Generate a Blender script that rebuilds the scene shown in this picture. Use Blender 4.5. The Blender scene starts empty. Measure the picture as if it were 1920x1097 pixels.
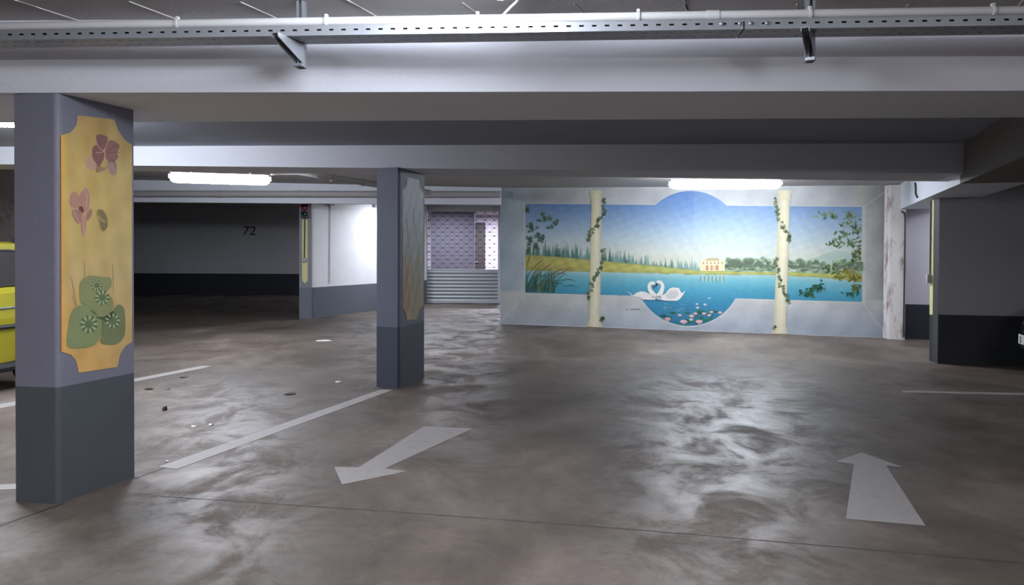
import bpy, bmesh, math, random
from mathutils import Vector, Matrix
S = bpy.context.scene
COL = S.collection
PI = math.pi

# ------------------------------------------------------------------ camera
FPX, CAMH, ROLL, PITCH, PPY = 1450.0, 1.45, 0.004, math.radians(0.8), 490.2
CF = Vector((0, math.cos(PITCH), -math.sin(PITCH)))
_r0, _u0 = Vector((1, 0, 0)), Vector((0, math.sin(PITCH), math.cos(PITCH)))
CR = (_r0 * math.cos(ROLL) + _u0 * math.sin(ROLL)).normalized()
CU = CR.cross(CF).normalized()
CAM = Vector((0, 0, CAMH))
cd = bpy.data.cameras.new('camera')
cam = bpy.data.objects.new('camera', cd)
COL.objects.link(cam)
cd.sensor_width = 36.0
cd.lens = FPX / 1920 * 36
cd.shift_y = -(548.5 - PPY) / 1920
cam.matrix_world = Matrix(((CR.x, CU.x, -CF.x, 0), (CR.y, CU.y, -CF.y, 0), (CR.z, CU.z, -CF.z, CAMH), (0, 0, 0, 1)))
S.camera = cam

# ------------------------------------------------------------------ world, view, lights
S.view_settings.view_transform = 'Standard'
S.view_settings.look = 'None'
S.view_settings.exposure = -0.32
S.view_settings.gamma = 1.0
S.view_settings.use_curve_mapping = False
S.cycles.use_denoising = True
S.cycles.max_bounces = 8
w = bpy.data.worlds.new('world')
S.world = w
w.use_nodes = True
w.node_tree.nodes['Background'].inputs[0].default_value = (0.75, 0.78, 0.85, 1)
w.node_tree.nodes['Background'].inputs[1].default_value = 0.30

LAMP_COL = (0.85, 0.90, 1.0)
WARM_COL = (0.96, 0.95, 1.0)


def strip_light(x, y, z, length, power, rz=0.0, col=LAMP_COL, width=0.12, tilt=0.0):
    """unseen area strips: ceiling tubes out of view, and added fill"""
    l = bpy.data.lights.new('unseen_strip', 'AREA')
    l.shape = 'RECTANGLE'
    l.size, l.size_y, l.energy, l.color = length, width, power, col
    o = bpy.data.objects.new('unseen_strip', l)
    COL.objects.link(o)
    o.location = (x, y, z)
    o.rotation_euler = (tilt, 0, rz)
    return o


strip_light(-3.2, -1.6, 2.6, 1.5, 190, 1.2, WARM_COL)
strip_light(2.8, -2.4, 2.6, 1.5, 220, 1.2, WARM_COL)
strip_light(-4.0, -3.0, 2.45, 1.5, 50, 0.0, WARM_COL, tilt=1.3)  # tilted forward, added to light the face of the front beam
strip_light(3.6, -3.0, 2.45, 1.5, 55, 0.0, WARM_COL, tilt=1.3)  # second tilted fill for the same beam face
strip_light(-9.5, 4.5, 2.5, 1.5, 110, 1.2)
strip_light(-2.0, 18.2, 2.62, 1.5, 130, 0.1)  # unseen light behind the downstand, added to brighten the island wall
strip_light(7.6, 11.6, 2.42, 1.2, 45, 0.4)  # unseen light behind the right wall, added to brighten the recess
LAMP_E = 185.0        # radiance of the lit diffusers


# ------------------------------------------------------------------ geometry from the place's measurements
def ray(px, py):
    return CF + CR * ((px - 960) / FPX) - CU * ((py - PPY) / FPX)


def at_z(px, py, z=0.0):
    d = ray(px, py)
    t = (z - CAMH) / d.z
    return CAM + d * t


def at_d(px, py, dist):
    d = ray(px, py)
    return CAM + d * (dist / d.y)


class Plane:
    """a vertical wall face through two floor points"""
    def __init__(s, a, b):
        s.a = Vector((a[0], a[1], 0))
        t = Vector((b[0] - a[0], b[1] - a[1], 0))
        s.t = t.normalized()
        s.n = Vector((s.t.y, -s.t.x, 0))
        if s.n.dot(CAM - s.a) < 0:
            s.n = -s.n

    def at(s, px, py, off=0.0):
        d = ray(px, py)
        k = (s.a - CAM).dot(s.n) / d.dot(s.n)
        return CAM + d * k + s.n * off


LANE = Vector((0.372, 1.0, 0)).normalized()


class MB:
    def __init__(s):
        s.v, s.f, s.m, s.c = [], [], [], []

    def vert(s, p):
        s.v.append(tuple(p))
        return len(s.v) - 1

    def face(s, pts, m=0, c=None):
        i = [s.vert(p) for p in pts]
        s.f.append(i)
        s.m.append(m)
        s.c.append(c)

    def prism(s, foot, z0, z1, m=0):
        foot = [(p[0], p[1]) for p in foot]
        ar = sum(foot[i][0] * foot[(i + 1) % len(foot)][1] - foot[(i + 1) % len(foot)][0] * foot[i][1] for i in range(len(foot)))
        if ar < 0:
            foot = foot[::-1]
        n = len(foot)
        zl = z0 if isinstance(z0, (list, tuple)) else [z0] * n
        zh = z1 if isinstance(z1, (list, tuple)) else [z1] * n
        b = [s.vert((p[0], p[1], zl[i])) for i, p in enumerate(foot)]
        t = [s.vert((p[0], p[1], zh[i])) for i, p in enumerate(foot)]
        for i in range(n):
            j = (i + 1) % n
            s.f.append([b[i], b[j], t[j], t[i]])
        s.f.append(b[::-1])
        s.f.append(t)
        s.m += [m] * (n + 2)
        s.c += [None] * (n + 2)

    def box(s, c, ax, size, m=0, up=None):
        """box with its first axis along ax"""
        ax = Vector(ax).normalized()
        up = Vector((0, 0, 1)) if up is None else Vector(up).normalized()
        sd = up.cross(ax).normalized()
        up = ax.cross(sd).normalized()
        c = Vector(c)
        a, b, d = ax * size[0] / 2, sd * size[1] / 2, up * size[2] / 2
        q = [s.vert(c + a * i + b * j + d * k) for i in (-1, 1) for j in (-1, 1) for k in (-1, 1)]
        for f in ([0, 1, 3, 2], [4, 6, 7, 5], [0, 4, 5, 1], [2, 3, 7, 6], [0, 2, 6, 4], [1, 5, 7, 3]):
            s.f.append([q[i] for i in f])
            s.m.append(m)
            s.c.append(None)

    def tube(s, pts, r, n=12, m=0, cap=True):
        pts = [Vector(p) for p in pts]
        rings = []
        prev = None
        for i, p in enumerate(pts):
            if i == 0:
                t = pts[1] - p
            elif i == len(pts) - 1:
                t = p - pts[i - 1]
            else:
                t = pts[i + 1] - pts[i - 1]
            t.normalize()
            if prev is None:
                u = t.cross(Vector((0, 0, 1)))
                if u.length < 0.01:
                    u = t.cross(Vector((1, 0, 0)))
            else:
                u = prev - t * prev.dot(t)
            u.normalize()
            prev = u
            v = t.cross(u)
            rr = r[i] if isinstance(r, (list, tuple)) else r
            rings.append([s.vert(p + (u * math.cos(2 * PI * k / n) + v * math.sin(2 * PI * k / n)) * rr) for k in range(n)])
        for a, b in zip(rings, rings[1:]):
            for k in range(n):
                s.f.append([a[k], a[(k + 1) % n], b[(k + 1) % n], b[k]])
                s.m.append(m)
                s.c.append(None)
        if cap:
            s.f += [rings[0][::-1], rings[-1]]
            s.m += [m, m]
            s.c += [None, None]

    def extrude_poly(s, pts, off, m=0):
        """closed slab: the polygon and its copy moved by off"""
        off = Vector(off)
        n = len(pts)
        a = [s.vert(p) for p in pts]
        b = [s.vert(Vector(p) + off) for p in pts]
        s.f += [a[::-1], b] + [[a[i], a[(i + 1) % n], b[(i + 1) % n], b[i]] for i in range(n)]
        s.m += [m] * (n + 2)
        s.c += [None] * (n + 2)

    def build(s, name, mats, parent=None, smooth=False, bevel=0.0, fixn=True):
        me = bpy.data.meshes.new(name)
        me.from_pydata(s.v, [], s.f)
        for mt in (mats if isinstance(mats, (list, tuple)) else [mats]):
            me.materials.append(mt)
        me.polygons.foreach_set('material_index', s.m)
        if any(c is not None for c in s.c):
            ca = me.color_attributes.new('paint', 'FLOAT_COLOR', 'CORNER')
            buf = []
            for f, c in zip(s.f, s.c):
                if c is None:
                    buf += [1, 1, 1, 1] * len(f)
                elif isinstance(c[0], (list, tuple)):
                    for q in c:
                        buf += [q[0], q[1], q[2], 1]
                else:
                    buf += [c[0], c[1], c[2], 1] * len(f)
            ca.data.foreach_set('color', buf)
        if fixn and not any(c is not None for c in s.c):
            bm = bmesh.new()
            bm.from_mesh(me)
            bmesh.ops.recalc_face_normals(bm, faces=bm.faces)
            bm.to_mesh(me)
            bm.free()
        if smooth:
            me.polygons.foreach_set('use_smooth', [True] * len(s.f))
        me.update()
        o = bpy.data.objects.new(name, me)
        COL.objects.link(o)
        if smooth:
            md = o.modifiers.new('edges', 'EDGE_SPLIT')
            md.split_angle = math.radians(40)
        if bevel:
            md = o.modifiers.new('bevel', 'BEVEL')
            md.width = bevel
            md.segments = 2
            md.limit_method = 'ANGLE'
        if parent is not None:
            o.parent = parent
            o.matrix_parent_inverse = parent.matrix_basis.inverted()
        return o


def tag(o, label, cat, group=None, kind=None):
    o['label'] = label
    o['category'] = cat
    if group:
        o['group'] = group
    if kind:
        o['kind'] = kind
    return o


def struct(o):
    o['kind'] = 'structure'
    return o


def thing(name, loc, label, cat, group=None):
    o = bpy.data.objects.new(name, None)
    o.empty_display_size = 0.1
    o.location = loc
    COL.objects.link(o)
    return tag(o, label, cat, group, 'thing')


# ------------------------------------------------------------------ materials
def lin(c):
    return tuple(((x / 255) / 12.92 if x / 255 <= 0.04045 else ((x / 255 + 0.055) / 1.055) ** 2.4) for x in c[:3])


def mat(name, rgb, rough=0.6, metal=0.0, mottle=0.0, scale=3.0, bump=0.0, bscale=60.0, spec=0.5, stain=None):
    m = bpy.data.materials.new(name)
    m.use_nodes = True
    nt = m.node_tree
    b = nt.nodes['Principled BSDF']
    c = lin(rgb)
    b.inputs['Base Color'].default_value = (*c, 1)
    b.inputs['Roughness'].default_value = rough
    b.inputs['Metallic'].default_value = metal
    b.inputs['Specular IOR Level'].default_value = spec
    geo = nt.nodes.new('ShaderNodeNewGeometry')
    last = None
    if mottle:
        n = nt.nodes.new('ShaderNodeTexNoise')
        n.inputs['Scale'].default_value = scale
        n.inputs['Detail'].default_value = 6
        nt.links.new(geo.outputs['Position'], n.inputs['Vector'])
        r = nt.nodes.new('ShaderNodeMix')
        r.data_type = 'RGBA'
        r.inputs['A'].default_value = (*[x * (1 - mottle) for x in c], 1)
        r.inputs['B'].default_value = (*[min(1, x * (1 + mottle)) for x in c], 1)
        nt.links.new(n.outputs['Fac'], r.inputs['Factor'])
        last = r.outputs['Result']
    if stain:
        n = nt.nodes.new('ShaderNodeTexNoise')
        mp = nt.nodes.new('ShaderNodeMapping')
        mp.inputs['Scale'].default_value = stain[2]
        n.inputs['Scale'].default_value = 1.0
        n.inputs['Detail'].default_value = 8
        n.inputs['Roughness'].default_value = 0.65
        nt.links.new(geo.outputs['Position'], mp.inputs['Vector'])
        nt.links.new(mp.outputs['Vector'], n.inputs['Vector'])
        rp = nt.nodes.new('ShaderNodeMapRange')
        rp.inputs['From Min'].default_value, rp.inputs['From Max'].default_value = stain[1]
        nt.links.new(n.outputs['Fac'], rp.inputs['Value'])
        r = nt.nodes.new('ShaderNodeMix')
        r.data_type = 'RGBA'
        r.inputs['A'].default_value = (*c, 1)
        if last:
            nt.links.new(last, r.inputs['A'])
        r.inputs['B'].default_value = (*lin(stain[0]), 1)
        nt.links.new(rp.outputs['Result'], r.inputs['Factor'])
        last = r.outputs['Result']
    if last:
        nt.links.new(last, b.inputs['Base Color'])
    if bump:
        n2 = nt.nodes.new('ShaderNodeTexNoise')
        n2.inputs['Scale'].default_value = bscale
        n2.inputs['Detail'].default_value = 4
        nt.links.new(geo.outputs['Position'], n2.inputs['Vector'])
        bp = nt.nodes.new('ShaderNodeBump')
        bp.inputs['Strength'].default_value = bump
        bp.inputs['Distance'].default_value = 0.01
        nt.links.new(n2.outputs['Fac'], bp.inputs['Height'])
        nt.links.new(bp.outputs['Normal'], b.inputs['Normal'])
    return m


def two_tone(name, up, low, h, rough=0.65, mottle=0.08):
    """wall paint: a darker band below height h"""
    m = mat(name, up, rough, mottle=mottle, scale=2.5, bump=0.15)
    nt = m.node_tree
    b = nt.nodes['Principled BSDF']
    src = b.inputs['Base Color'].links[0].from_socket
    geo = nt.nodes.new('ShaderNodeNewGeometry')
    sx = nt.nodes.new('ShaderNodeSeparateXYZ')
    nt.links.new(geo.outputs['Position'], sx.inputs[0])
    lt = nt.nodes.new('ShaderNodeMath')
    lt.operation = 'LESS_THAN'
    lt.inputs[1].default_value = h
    nt.links.new(sx.outputs['Z'], lt.inputs[0])
    mx = nt.nodes.new('ShaderNodeMix')
    mx.data_type = 'RGBA'
    nt.links.new(lt.outputs[0], mx.inputs['Factor'])
    nt.links.new(src, mx.inputs['A'])
    mx.inputs['B'].default_value = (*lin(low), 1)
    nt.links.new(mx.outputs['Result'], b.inputs['Base Color'])
    return m


def emit(name, rgb, strength):
    m = bpy.data.materials.new(name)
    m.use_nodes = True
    b = m.node_tree.nodes['Principled BSDF']
    b.inputs['Base Color'].default_value = (0.9, 0.9, 0.9, 1)
    b.inputs['Emission Color'].default_value = (*rgb, 1)
    b.inputs['Emission Strength'].default_value = strength
    return m


def paint_mat(name, rough=0.6, mottle=0.10):
    """painted picture: colours of the single brush shapes, with a little plaster mottling"""
    m = bpy.data.materials.new(name)
    m.use_nodes = True
    nt = m.node_tree
    b = nt.nodes['Principled BSDF']
    b.inputs['Roughness'].default_value = rough
    b.inputs['Specular IOR Level'].default_value = 0.3
    a = nt.nodes.new('ShaderNodeVertexColor')
    a.layer_name = 'paint'
    geo = nt.nodes.new('ShaderNodeNewGeometry')
    n = nt.nodes.new('ShaderNodeTexNoise')
    n.inputs['Scale'].default_value = 9
    n.inputs['Detail'].default_value = 8
    nt.links.new(geo.outputs['Position'], n.inputs['Vector'])
    mr = nt.nodes.new('ShaderNodeMapRange')
    mr.inputs['From Min'].default_value, mr.inputs['From Max'].default_value = 0.3, 0.7
    mr.inputs['To Min'].default_value, mr.inputs['To Max'].default_value = 1 - mottle, 1 + mottle
    nt.links.new(n.outputs['Fac'], mr.inputs['Value'])
    mx = nt.nodes.new('ShaderNodeVectorMath')
    mx.operation = 'SCALE'
    nt.links.new(a.outputs['Color'], mx.inputs[0])
    nt.links.new(mr.outputs['Result'], mx.inputs['Scale'])
    nt.links.new(mx.outputs[0], b.inputs['Base Color'])
    return m


def floor_mat():
    m = bpy.data.materials.new('screed_floor')
    m.use_nodes = True
    nt = m.node_tree
    b = nt.nodes['Principled BSDF']
    geo = nt.nodes.new('ShaderNodeNewGeometry')

    def noise(scale, detail, rough=0.6, stretch=None, dist=0.0):
        n = nt.nodes.new('ShaderNodeTexNoise')
        n.inputs['Scale'].default_value = scale
        n.inputs['Detail'].default_value = detail
        n.inputs['Roughness'].default_value = rough
        n.inputs['Distortion'].default_value = dist
        if stretch:
            mp = nt.nodes.new('ShaderNodeMapping')
            mp.inputs['Rotation'].default_value = (0, 0, 0.3)
            mp.inputs['Scale'].default_value = stretch
            nt.links.new(geo.outputs['Position'], mp.inputs['Vector'])
            nt.links.new(mp.outputs['Vector'], n.inputs['Vector'])
        else:
            nt.links.new(geo.outputs['Position'], n.inputs['Vector'])
        return n.outputs['Fac']

    def ramp(src, stops):
        r = nt.nodes.new('ShaderNodeValToRGB')
        e = r.color_ramp.elements
        e[0].position, e[0].color = stops[0][0], (*stops[0][1], 1)
        e[1].position, e[1].color = stops[-1][0], (*stops[-1][1], 1)
        for p, c in stops[1:-1]:
            q = e.new(p)
            q.color = (*c, 1)
        nt.links.new(src, r.inputs['Fac'])
        return r.outputs['Color']

    big = noise(0.75, 7, 0.62, (1.0, 0.8, 1), 0.6)
    col = ramp(big, [(0.30, lin((76, 66, 60))), (0.46, lin((93, 83, 75))), (0.58, lin((109, 98, 90))), (0.72, lin((136, 125, 117)))])
    fine = noise(14, 6, 0.7)
    fr = ramp(fine, [(0.3, (0.80, 0.80, 0.80)), (0.7, (1.12, 1.12, 1.12))])
    mul = nt.nodes.new('ShaderNodeMix')
    mul.data_type = 'RGBA'
    mul.blend_type = 'MULTIPLY'
    mul.inputs['Factor'].default_value = 1
    nt.links.new(col, mul.inputs['A'])
    nt.links.new(fr, mul.inputs['B'])
    nt.links.new(mul.outputs['Result'], b.inputs['Base Color'])
    wet = noise(2.2, 9, 0.72, (1.0, 0.8, 1), 0.7)
    rr = ramp(wet, [(0.38, (0.40,) * 3), (0.48, (0.48,) * 3), (0.60, (0.72,) * 3)])
    nt.links.new(rr, b.inputs['Roughness'])
    b.inputs['Specular IOR Level'].default_value = 0.29
    bn = noise(38, 5)
    bp = nt.nodes.new('ShaderNodeBump')
    bp.inputs['Strength'].default_value = 0.10
    bp.inputs['Distance'].default_value = 0.01
    nt.links.new(bn, bp.inputs['Height'])
    nt.links.new(bp.outputs['Normal'], b.inputs['Normal'])
    return m


M = dict(
    floor=floor_mat(),
    joint=mat('floor_joint', (62, 56, 52), 0.8),
    ceil=mat('raw_ceiling', (176, 173, 172), 0.85, mottle=0.10, scale=2, bump=0.3, bscale=40),
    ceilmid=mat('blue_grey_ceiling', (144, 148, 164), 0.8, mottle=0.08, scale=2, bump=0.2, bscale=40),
    darkbeam=mat('dark_beam', (112, 106, 102), 0.85, mottle=0.1, scale=3),
    fin=mat('ceiling_fin', (205, 203, 200), 0.85),
    beam=mat('white_beam_paint', (220, 223, 232), 0.7, mottle=0.05, scale=1.6, bump=0.2, bscale=30),
    beam2=mat('grey_beam_paint', (204, 206, 214), 0.7, mottle=0.06, scale=1.8, bump=0.2, bscale=30),
    white=mat('white_wall_paint', (222, 222, 226), 0.6, mottle=0.04),
    pil=mat('pillar_grey_paint', (114, 114, 127), 0.6, mottle=0.07, scale=4, bump=0.2),
    pilband=mat('pillar_dark_paint', (72, 77, 82), 0.6, mottle=0.10, scale=4, bump=0.2),
    pil2=mat('pillar_blue_grey_paint', (86, 89, 103), 0.6, mottle=0.07, scale=4, bump=0.2),
    pil2band=mat('pillar_navy_paint', (54, 59, 72), 0.6, mottle=0.08, scale=4, bump=0.2),
    w72=two_tone('bay_wall_paint', (214, 217, 222), (54, 58, 68), 0.67),
    wdark=mat('dark_blue_beam_paint', (86, 90, 100), 0.7, mottle=0.06),
    wisl=two_tone('lit_wall_paint', (240, 240, 244), (100, 106, 116), 0.65),
    wright=two_tone('right_wall_paint', (150, 151, 156), (34, 37, 41), 0.64),
    wback=two_tone('recess_wall_paint', (214, 210, 220), (48, 50, 62), 0.58),
    wend=mat('wall_end_steel', (62, 62, 62), 0.6, 0.2),
    wleft=mat('stained_left_wall', (128, 120, 114), 0.75, mottle=0.1, stain=((84, 66, 54), (0.5, 0.62), (1.5, 1.5, 1.2))),
    stained=mat('stained_plaster', (216, 211, 208), 0.8, mottle=0.05, stain=((122, 92, 78), (0.52, 0.68), (5, 5, 2.0)), bump=0.3),
    lobby=mat('lobby_wall', (214, 204, 222), 0.7),
    lobby2=mat('lobby_partition', (150, 144, 164), 0.7, mottle=0.04),
    darkdoor=mat('brown_door', (62, 52, 56), 0.6),
    steel=mat('galvanised_steel', (160, 164, 170), 0.45, 0.7, mottle=0.10, scale=25),
    gsteel=mat('gate_aluminium', (176, 180, 184), 0.45, 0.6),
    rod=mat('grille_rod', (92, 88, 98), 0.5, 0.5),
    gframe=mat('gate_frame_paint', (188, 191, 197), 0.6, 0.0),
    pvc=mat('grey_conduit', (196, 196, 196), 0.5, mottle=0.04),
    pipe=mat('grey_pipe', (168, 165, 166), 0.6, mottle=0.06),
    dark=mat('dark_cable', (58, 54, 54), 0.6),
    yellow=mat('yellow_marker', (216, 210, 150), 0.6, mottle=0.06),
    line=mat('line_paint', (154, 149, 146), 0.65, mottle=0.12, scale=9, stain=((134, 126, 120), (0.50, 0.80), (9, 9, 9))),
    lampwhite=mat('lamp_housing', (230, 230, 232), 0.4),
    tube=emit('lit_diffuser', LAMP_COL, LAMP_E),
    tube_near=emit('lit_diffuser_near', LAMP_COL, LAMP_E * 0.62),
    black=mat('black_plastic', (26, 26, 28), 0.45),
    redlens=mat('red_lens', (120, 24, 34), 0.15),
    greenlens=mat('dark_green_lens', (20, 44, 40), 0.15),
    num=mat('number_paint', (70, 72, 78), 0.7),
    paint=paint_mat('mural_paint', mottle=0.05),
    panel=paint_mat('panel_paint', mottle=0.07),
    ycar=mat('yellow_car_paint', (158, 150, 34), 0.25),
    bcar=mat('black_car_paint', (26, 28, 31), 0.25),
    glass=mat('car_glass', (62, 60, 60), 0.08),
    tyre=mat('tyre_rubber', (22, 22, 22), 0.8),
    rim=mat('alloy_rim', (150, 152, 156), 0.35, 0.8),
    plate=mat('plate_white', (214, 214, 210), 0.45),
    leafb=mat('dry_leaf', (70, 50, 38), 0.8),
    paper=mat('paper_scrap', (226, 224, 220), 0.7),
)


# ------------------------------------------------------------------ structure
ZS1 = 2.33           # soffit of the front beam
CE_F, CE_M = 2.72, 2.555


def zfar(x):
    return 2.57 + (6.5 - x) * 0.017


def line2(p, q, x):
    k = (x - p.x) / (q.x - p.x)
    return p + (q - p) * k


# floor with its joints
fb = MB()
fb.face([(-15, -8, 0), (15, -8, 0), (15, 32, 0), (-15, 32, 0)])


def ribbon(mb, pix, wd, m):
    P = [at_z(*p) for p in pix]
    for a, b in zip(P, P[1:]):
        s = (b - a).cross(Vector((0, 0, 1))).normalized() * wd / 2
        mb.face([v + Vector((0, 0, 0.0008)) for v in (a - s, b - s, b + s, a + s)], m)


ribbon(fb, [(300, 931), (440, 940), (770, 962), (1175, 992), (1575, 1026), (1915, 1056)], 0.008, 1)
ribbon(fb, [(254, 695), (650, 707)], 0.012, 1)
ribbon(fb, [(960, 722), (1245, 731), (1410, 737), (1690, 748)], 0.010, 1)
ribbon(fb, [(-10, 990), (120, 944)], 0.02, 1)
ribbon(fb, [(254, 897), (320, 874)], 0.02, 1)
fo = fb.build('floor', [M['floor'], M['joint']], fixn=False)
struct(fo)

# front beam
near_l, near_r = at_z(0, 174, ZS1), at_z(1920, 170, ZS1)
rear_l, rear_r = at_z(250, 229, ZS1), at_z(1920, 220, ZS1)
XA, XB = -12.0, 12.0
na, nb_ = line2(near_l, near_r, XA), line2(near_l, near_r, XB)
ra, rb = line2(rear_l, rear_r, XA), line2(rear_l, rear_r, XB)
bb = MB()


def loft(mb, secs, m=0):
    for i in range(len(secs) - 1):
        A, B = secs[i], secs[i + 1]
        n = len(A)
        for k in range(n):
            mb.face([A[k], A[(k + 1) % n], B[(k + 1) % n], B[k]], m)
    mb.face(secs[0][::-1], m)
    mb.face(secs[-1], m)


def beam1sec(n_, r_):
    prof = [(0.035, ZS1), (0.006, ZS1 + 0.055), (-0.012, ZS1 + 0.10), (-0.020, ZS1 + 0.135), (-0.022, CE_F + 0.05)]
    s = [Vector((n_.x, n_.y + a - 0.035, z)) for a, z in prof]
    s += [Vector((r_.x, r_.y, CE_F + 0.05)), Vector((r_.x, r_.y, ZS1))]
    return s


loft(bb, [beam1sec(na, ra), beam1sec(nb_, rb)])
o = bb.build('ceiling_beam', M['beam'])
struct(o)
sm = MB()
fl, fr_ = at_z(740, 202, ZS1 - 0.001), at_z(1225, 204, ZS1 - 0.001)
sm.box((fl + fr_) / 2, fr_ - fl, ((fr_ - fl).length, 0.008, 0.003))
struct(sm.build('trim_1', M['white']))

# second beam with a slightly falling soffit
f_l, f_r = at_z(300, 274, CE_M), at_z(1640, 269, CE_M)
sl_f, sr_f = at_d(300, 311, f_l.y), at_d(1640, 324, f_r.y)
sl_r, sr_r = at_z(300, 322, sl_f.z), at_z(1640, 338, sr_f.z)


def sec2(x):
    a = line2(sl_f, sr_f, x)
    b = line2(sl_r, sr_r, x)
    t = line2(f_l, f_r, x)
    return [Vector((x, t.y, CE_M + 0.2)), Vector((x, a.y, a.z)), Vector((x, b.y, a.z)), Vector((x, b.y, CE_M + 0.2))]


b2 = MB()
loft(b2, [sec2(-12), sec2(4.95)])
struct(b2.build('ceiling_beam', M['beam2']))

# ceiling: the three bays
cb = MB()
cb.face([(-15, -8, CE_F), (15, -8, CE_F), (15, nb_.y + 0.3, CE_F), (-15, na.y + 0.3, CE_F)])
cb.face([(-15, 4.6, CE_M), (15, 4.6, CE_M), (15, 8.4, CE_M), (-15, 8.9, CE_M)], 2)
cb.face([(-15, 8.3, zfar(-15)), (15, 8.3, zfar(15)), (15, 32, zfar(15)), (-15, 32, zfar(-15))])
for k in range(-12, 12):                         # board fins left in the concrete, along the lane
    x0 = -0.35 + 0.57 * k
    a = Vector((x0, 2.2, CE_F - 0.002))
    for (s0, s1) in ((0.2 + 0.3 * ((k * 7) % 3), 1.5 + 0.25 * ((k * 5) % 3)), (1.9, 2.25)):
        cb.box(a + LANE * (s0 + s1) / 2, LANE, (s1 - s0, 0.005 + 0.002 * (k % 2), 0.004), 1)
struct(cb.build('ceiling', [M['ceil'], M['fin'], M['ceilmid']], fixn=False))

# beam along the lane on the right
ZS3 = 2.16
g0 = at_z(1740, 370, ZS3)
perp = Vector((LANE.y, -LANE.x, 0))
b3 = MB()
p0, p1 = g0 + LANE * (5.2 - g0.y) / LANE.y, g0 + LANE * (12.83 - g0.y) / LANE.y
wb = 0.62
pm = g0 + LANE * (8.0 - g0.y) / LANE.y
b3.prism([pm, p1, p1 + perp * wb, pm + perp * wb], ZS3, 2.70)
struct(b3.build('ceiling_beam', M['beam']))
b3 = MB()
b3.prism([p0, pm, pm + perp * wb, p0 + perp * wb], ZS3, 2.70)  # near half of the lane beam, in a darker brown-grey
struct(b3.build('ceiling_beam', M['darkbeam']))

# mural wall and its continuation
mwl, mwr = at_z(938, 607), at_z(1665, 634)
PM = Plane(mwl, mwr)
mt = PM.t
wend_ = mwr + mt * 4.0
wm = MB()
wm.prism([mwl, mwr + mt * 0.2, mwr + mt * 0.2 - PM.n * 0.3, mwl - PM.n * 0.3], 0, 2.8)
struct(wm.build('wall_back', M['white']))
wm = MB()
q0 = mwr + mt * 0.2
wm.prism([q0, wend_, wend_ - PM.n * 0.3, q0 - PM.n * 0.3], 0, 2.8)
struct(wm.build('wall_recess', M['wback']))

# right wall
e0, e1 = at_z(1759, 682), at_z(1905, 687)
ed = (e1 - e0).normalized()
e2 = e0 + ed * 8
bk = Vector((0.045, 0.30, 0))
wr = MB()
wr.prism([e0, e2, e2 + bk, e0 + bk], 0, 2.60)
struct(wr.build('wall_right', M['wright']))

# bay wall with number
w72 = MB()
w72.prism([(-14.9, 25.0), (-3.2, 25.0), (-3.2, 25.3), (-14.9, 25.3)], 0, 3.0)
struct(w72.build('wall_bay', M['w72']))
# island wall from the post to the gate
i0, i1 = at_z(583, 597), at_z(800, 570.5)
PI_ = Plane(i0, i1)
isl = MB()
isl.prism([i0, i1, i1 - PI_.n * 0.2, i0 + PI_.t * 0.35 - PI_.n * 0.2], 0, 2.95)
struct(isl.build('wall_island', M['wisl']))

# far left and enclosing walls
wl = MB()
wl.prism([(-14.9, 13.0), (-7.2, 13.0), (-7.2, 13.2), (-14.9, 13.2)], 0, 2.9)
struct(wl.build('wall_left', M['wleft']))
for nm, ft in (('wall_side_left', [(-15, -8), (-15, 32), (-15.2, 32), (-15.2, -8)]),
               ('wall_side_right', [(15, -8), (15, 32), (15.2, 32), (15.2, -8)])):
    e = MB()
    e.prism(ft, 0, 2.95)
    struct(e.build(nm, M['wright']))

# lobby behind the gate
lb = MB()
lb.prism([(-3.2, 27.0), (4.5, 27.0), (4.5, 27.2), (-3.2, 27.2)], 0, 2.95)
struct(lb.build('wall_lobby', M['lobby']))
lp0, lp1 = at_d(808, 500, 24.0), at_d(889.5, 500, 24.0)
lb = MB()
lb.prism([(lp0.x, 24.0), (lp1.x, 24.0), (lp1.x, 24.1), (lp0.x, 24.1)], 0, 2.9)
struct(lb.build('wall_partition', M['lobby2']))
dp0, dp1 = at_d(891, 417, 26.9), at_d(910, 417, 26.9)
lb = MB()
lb.prism([(dp0.x, 26.9), (dp1.x, 26.9), (dp1.x, 26.99), (dp0.x, 26.99)], 0, dp0.z)
dr = struct(lb.build('door_1', M['darkdoor']))
hb = MB()
hb.box((dp0.x + 0.06, 26.87, 1.05), (1, 0, 0), (0.1, 0.06, 0.03))
hb.build('door_handle', M['steel'], dr)
strip_light(-0.6, 25.2, 2.6, 1.5, 300, 0.0)
strip_light(-2.0, 22.6, 2.62, 1.2, 70, 0.0)

# white downstand over the driveway with the big pipe
wbm = MB()
d0, d1 = at_d(200, 375, 15.2), at_d(940, 384, 15.2)
wbm.prism([(-13, 15.2), (d1.x, 15.2), (d1.x, 15.35), (-13, 15.35)], [d0.z - 0.02, d1.z, d1.z, d0.z - 0.02], 2.95)
struct(wbm.build('ceiling_beam', M['beam']))


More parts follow.
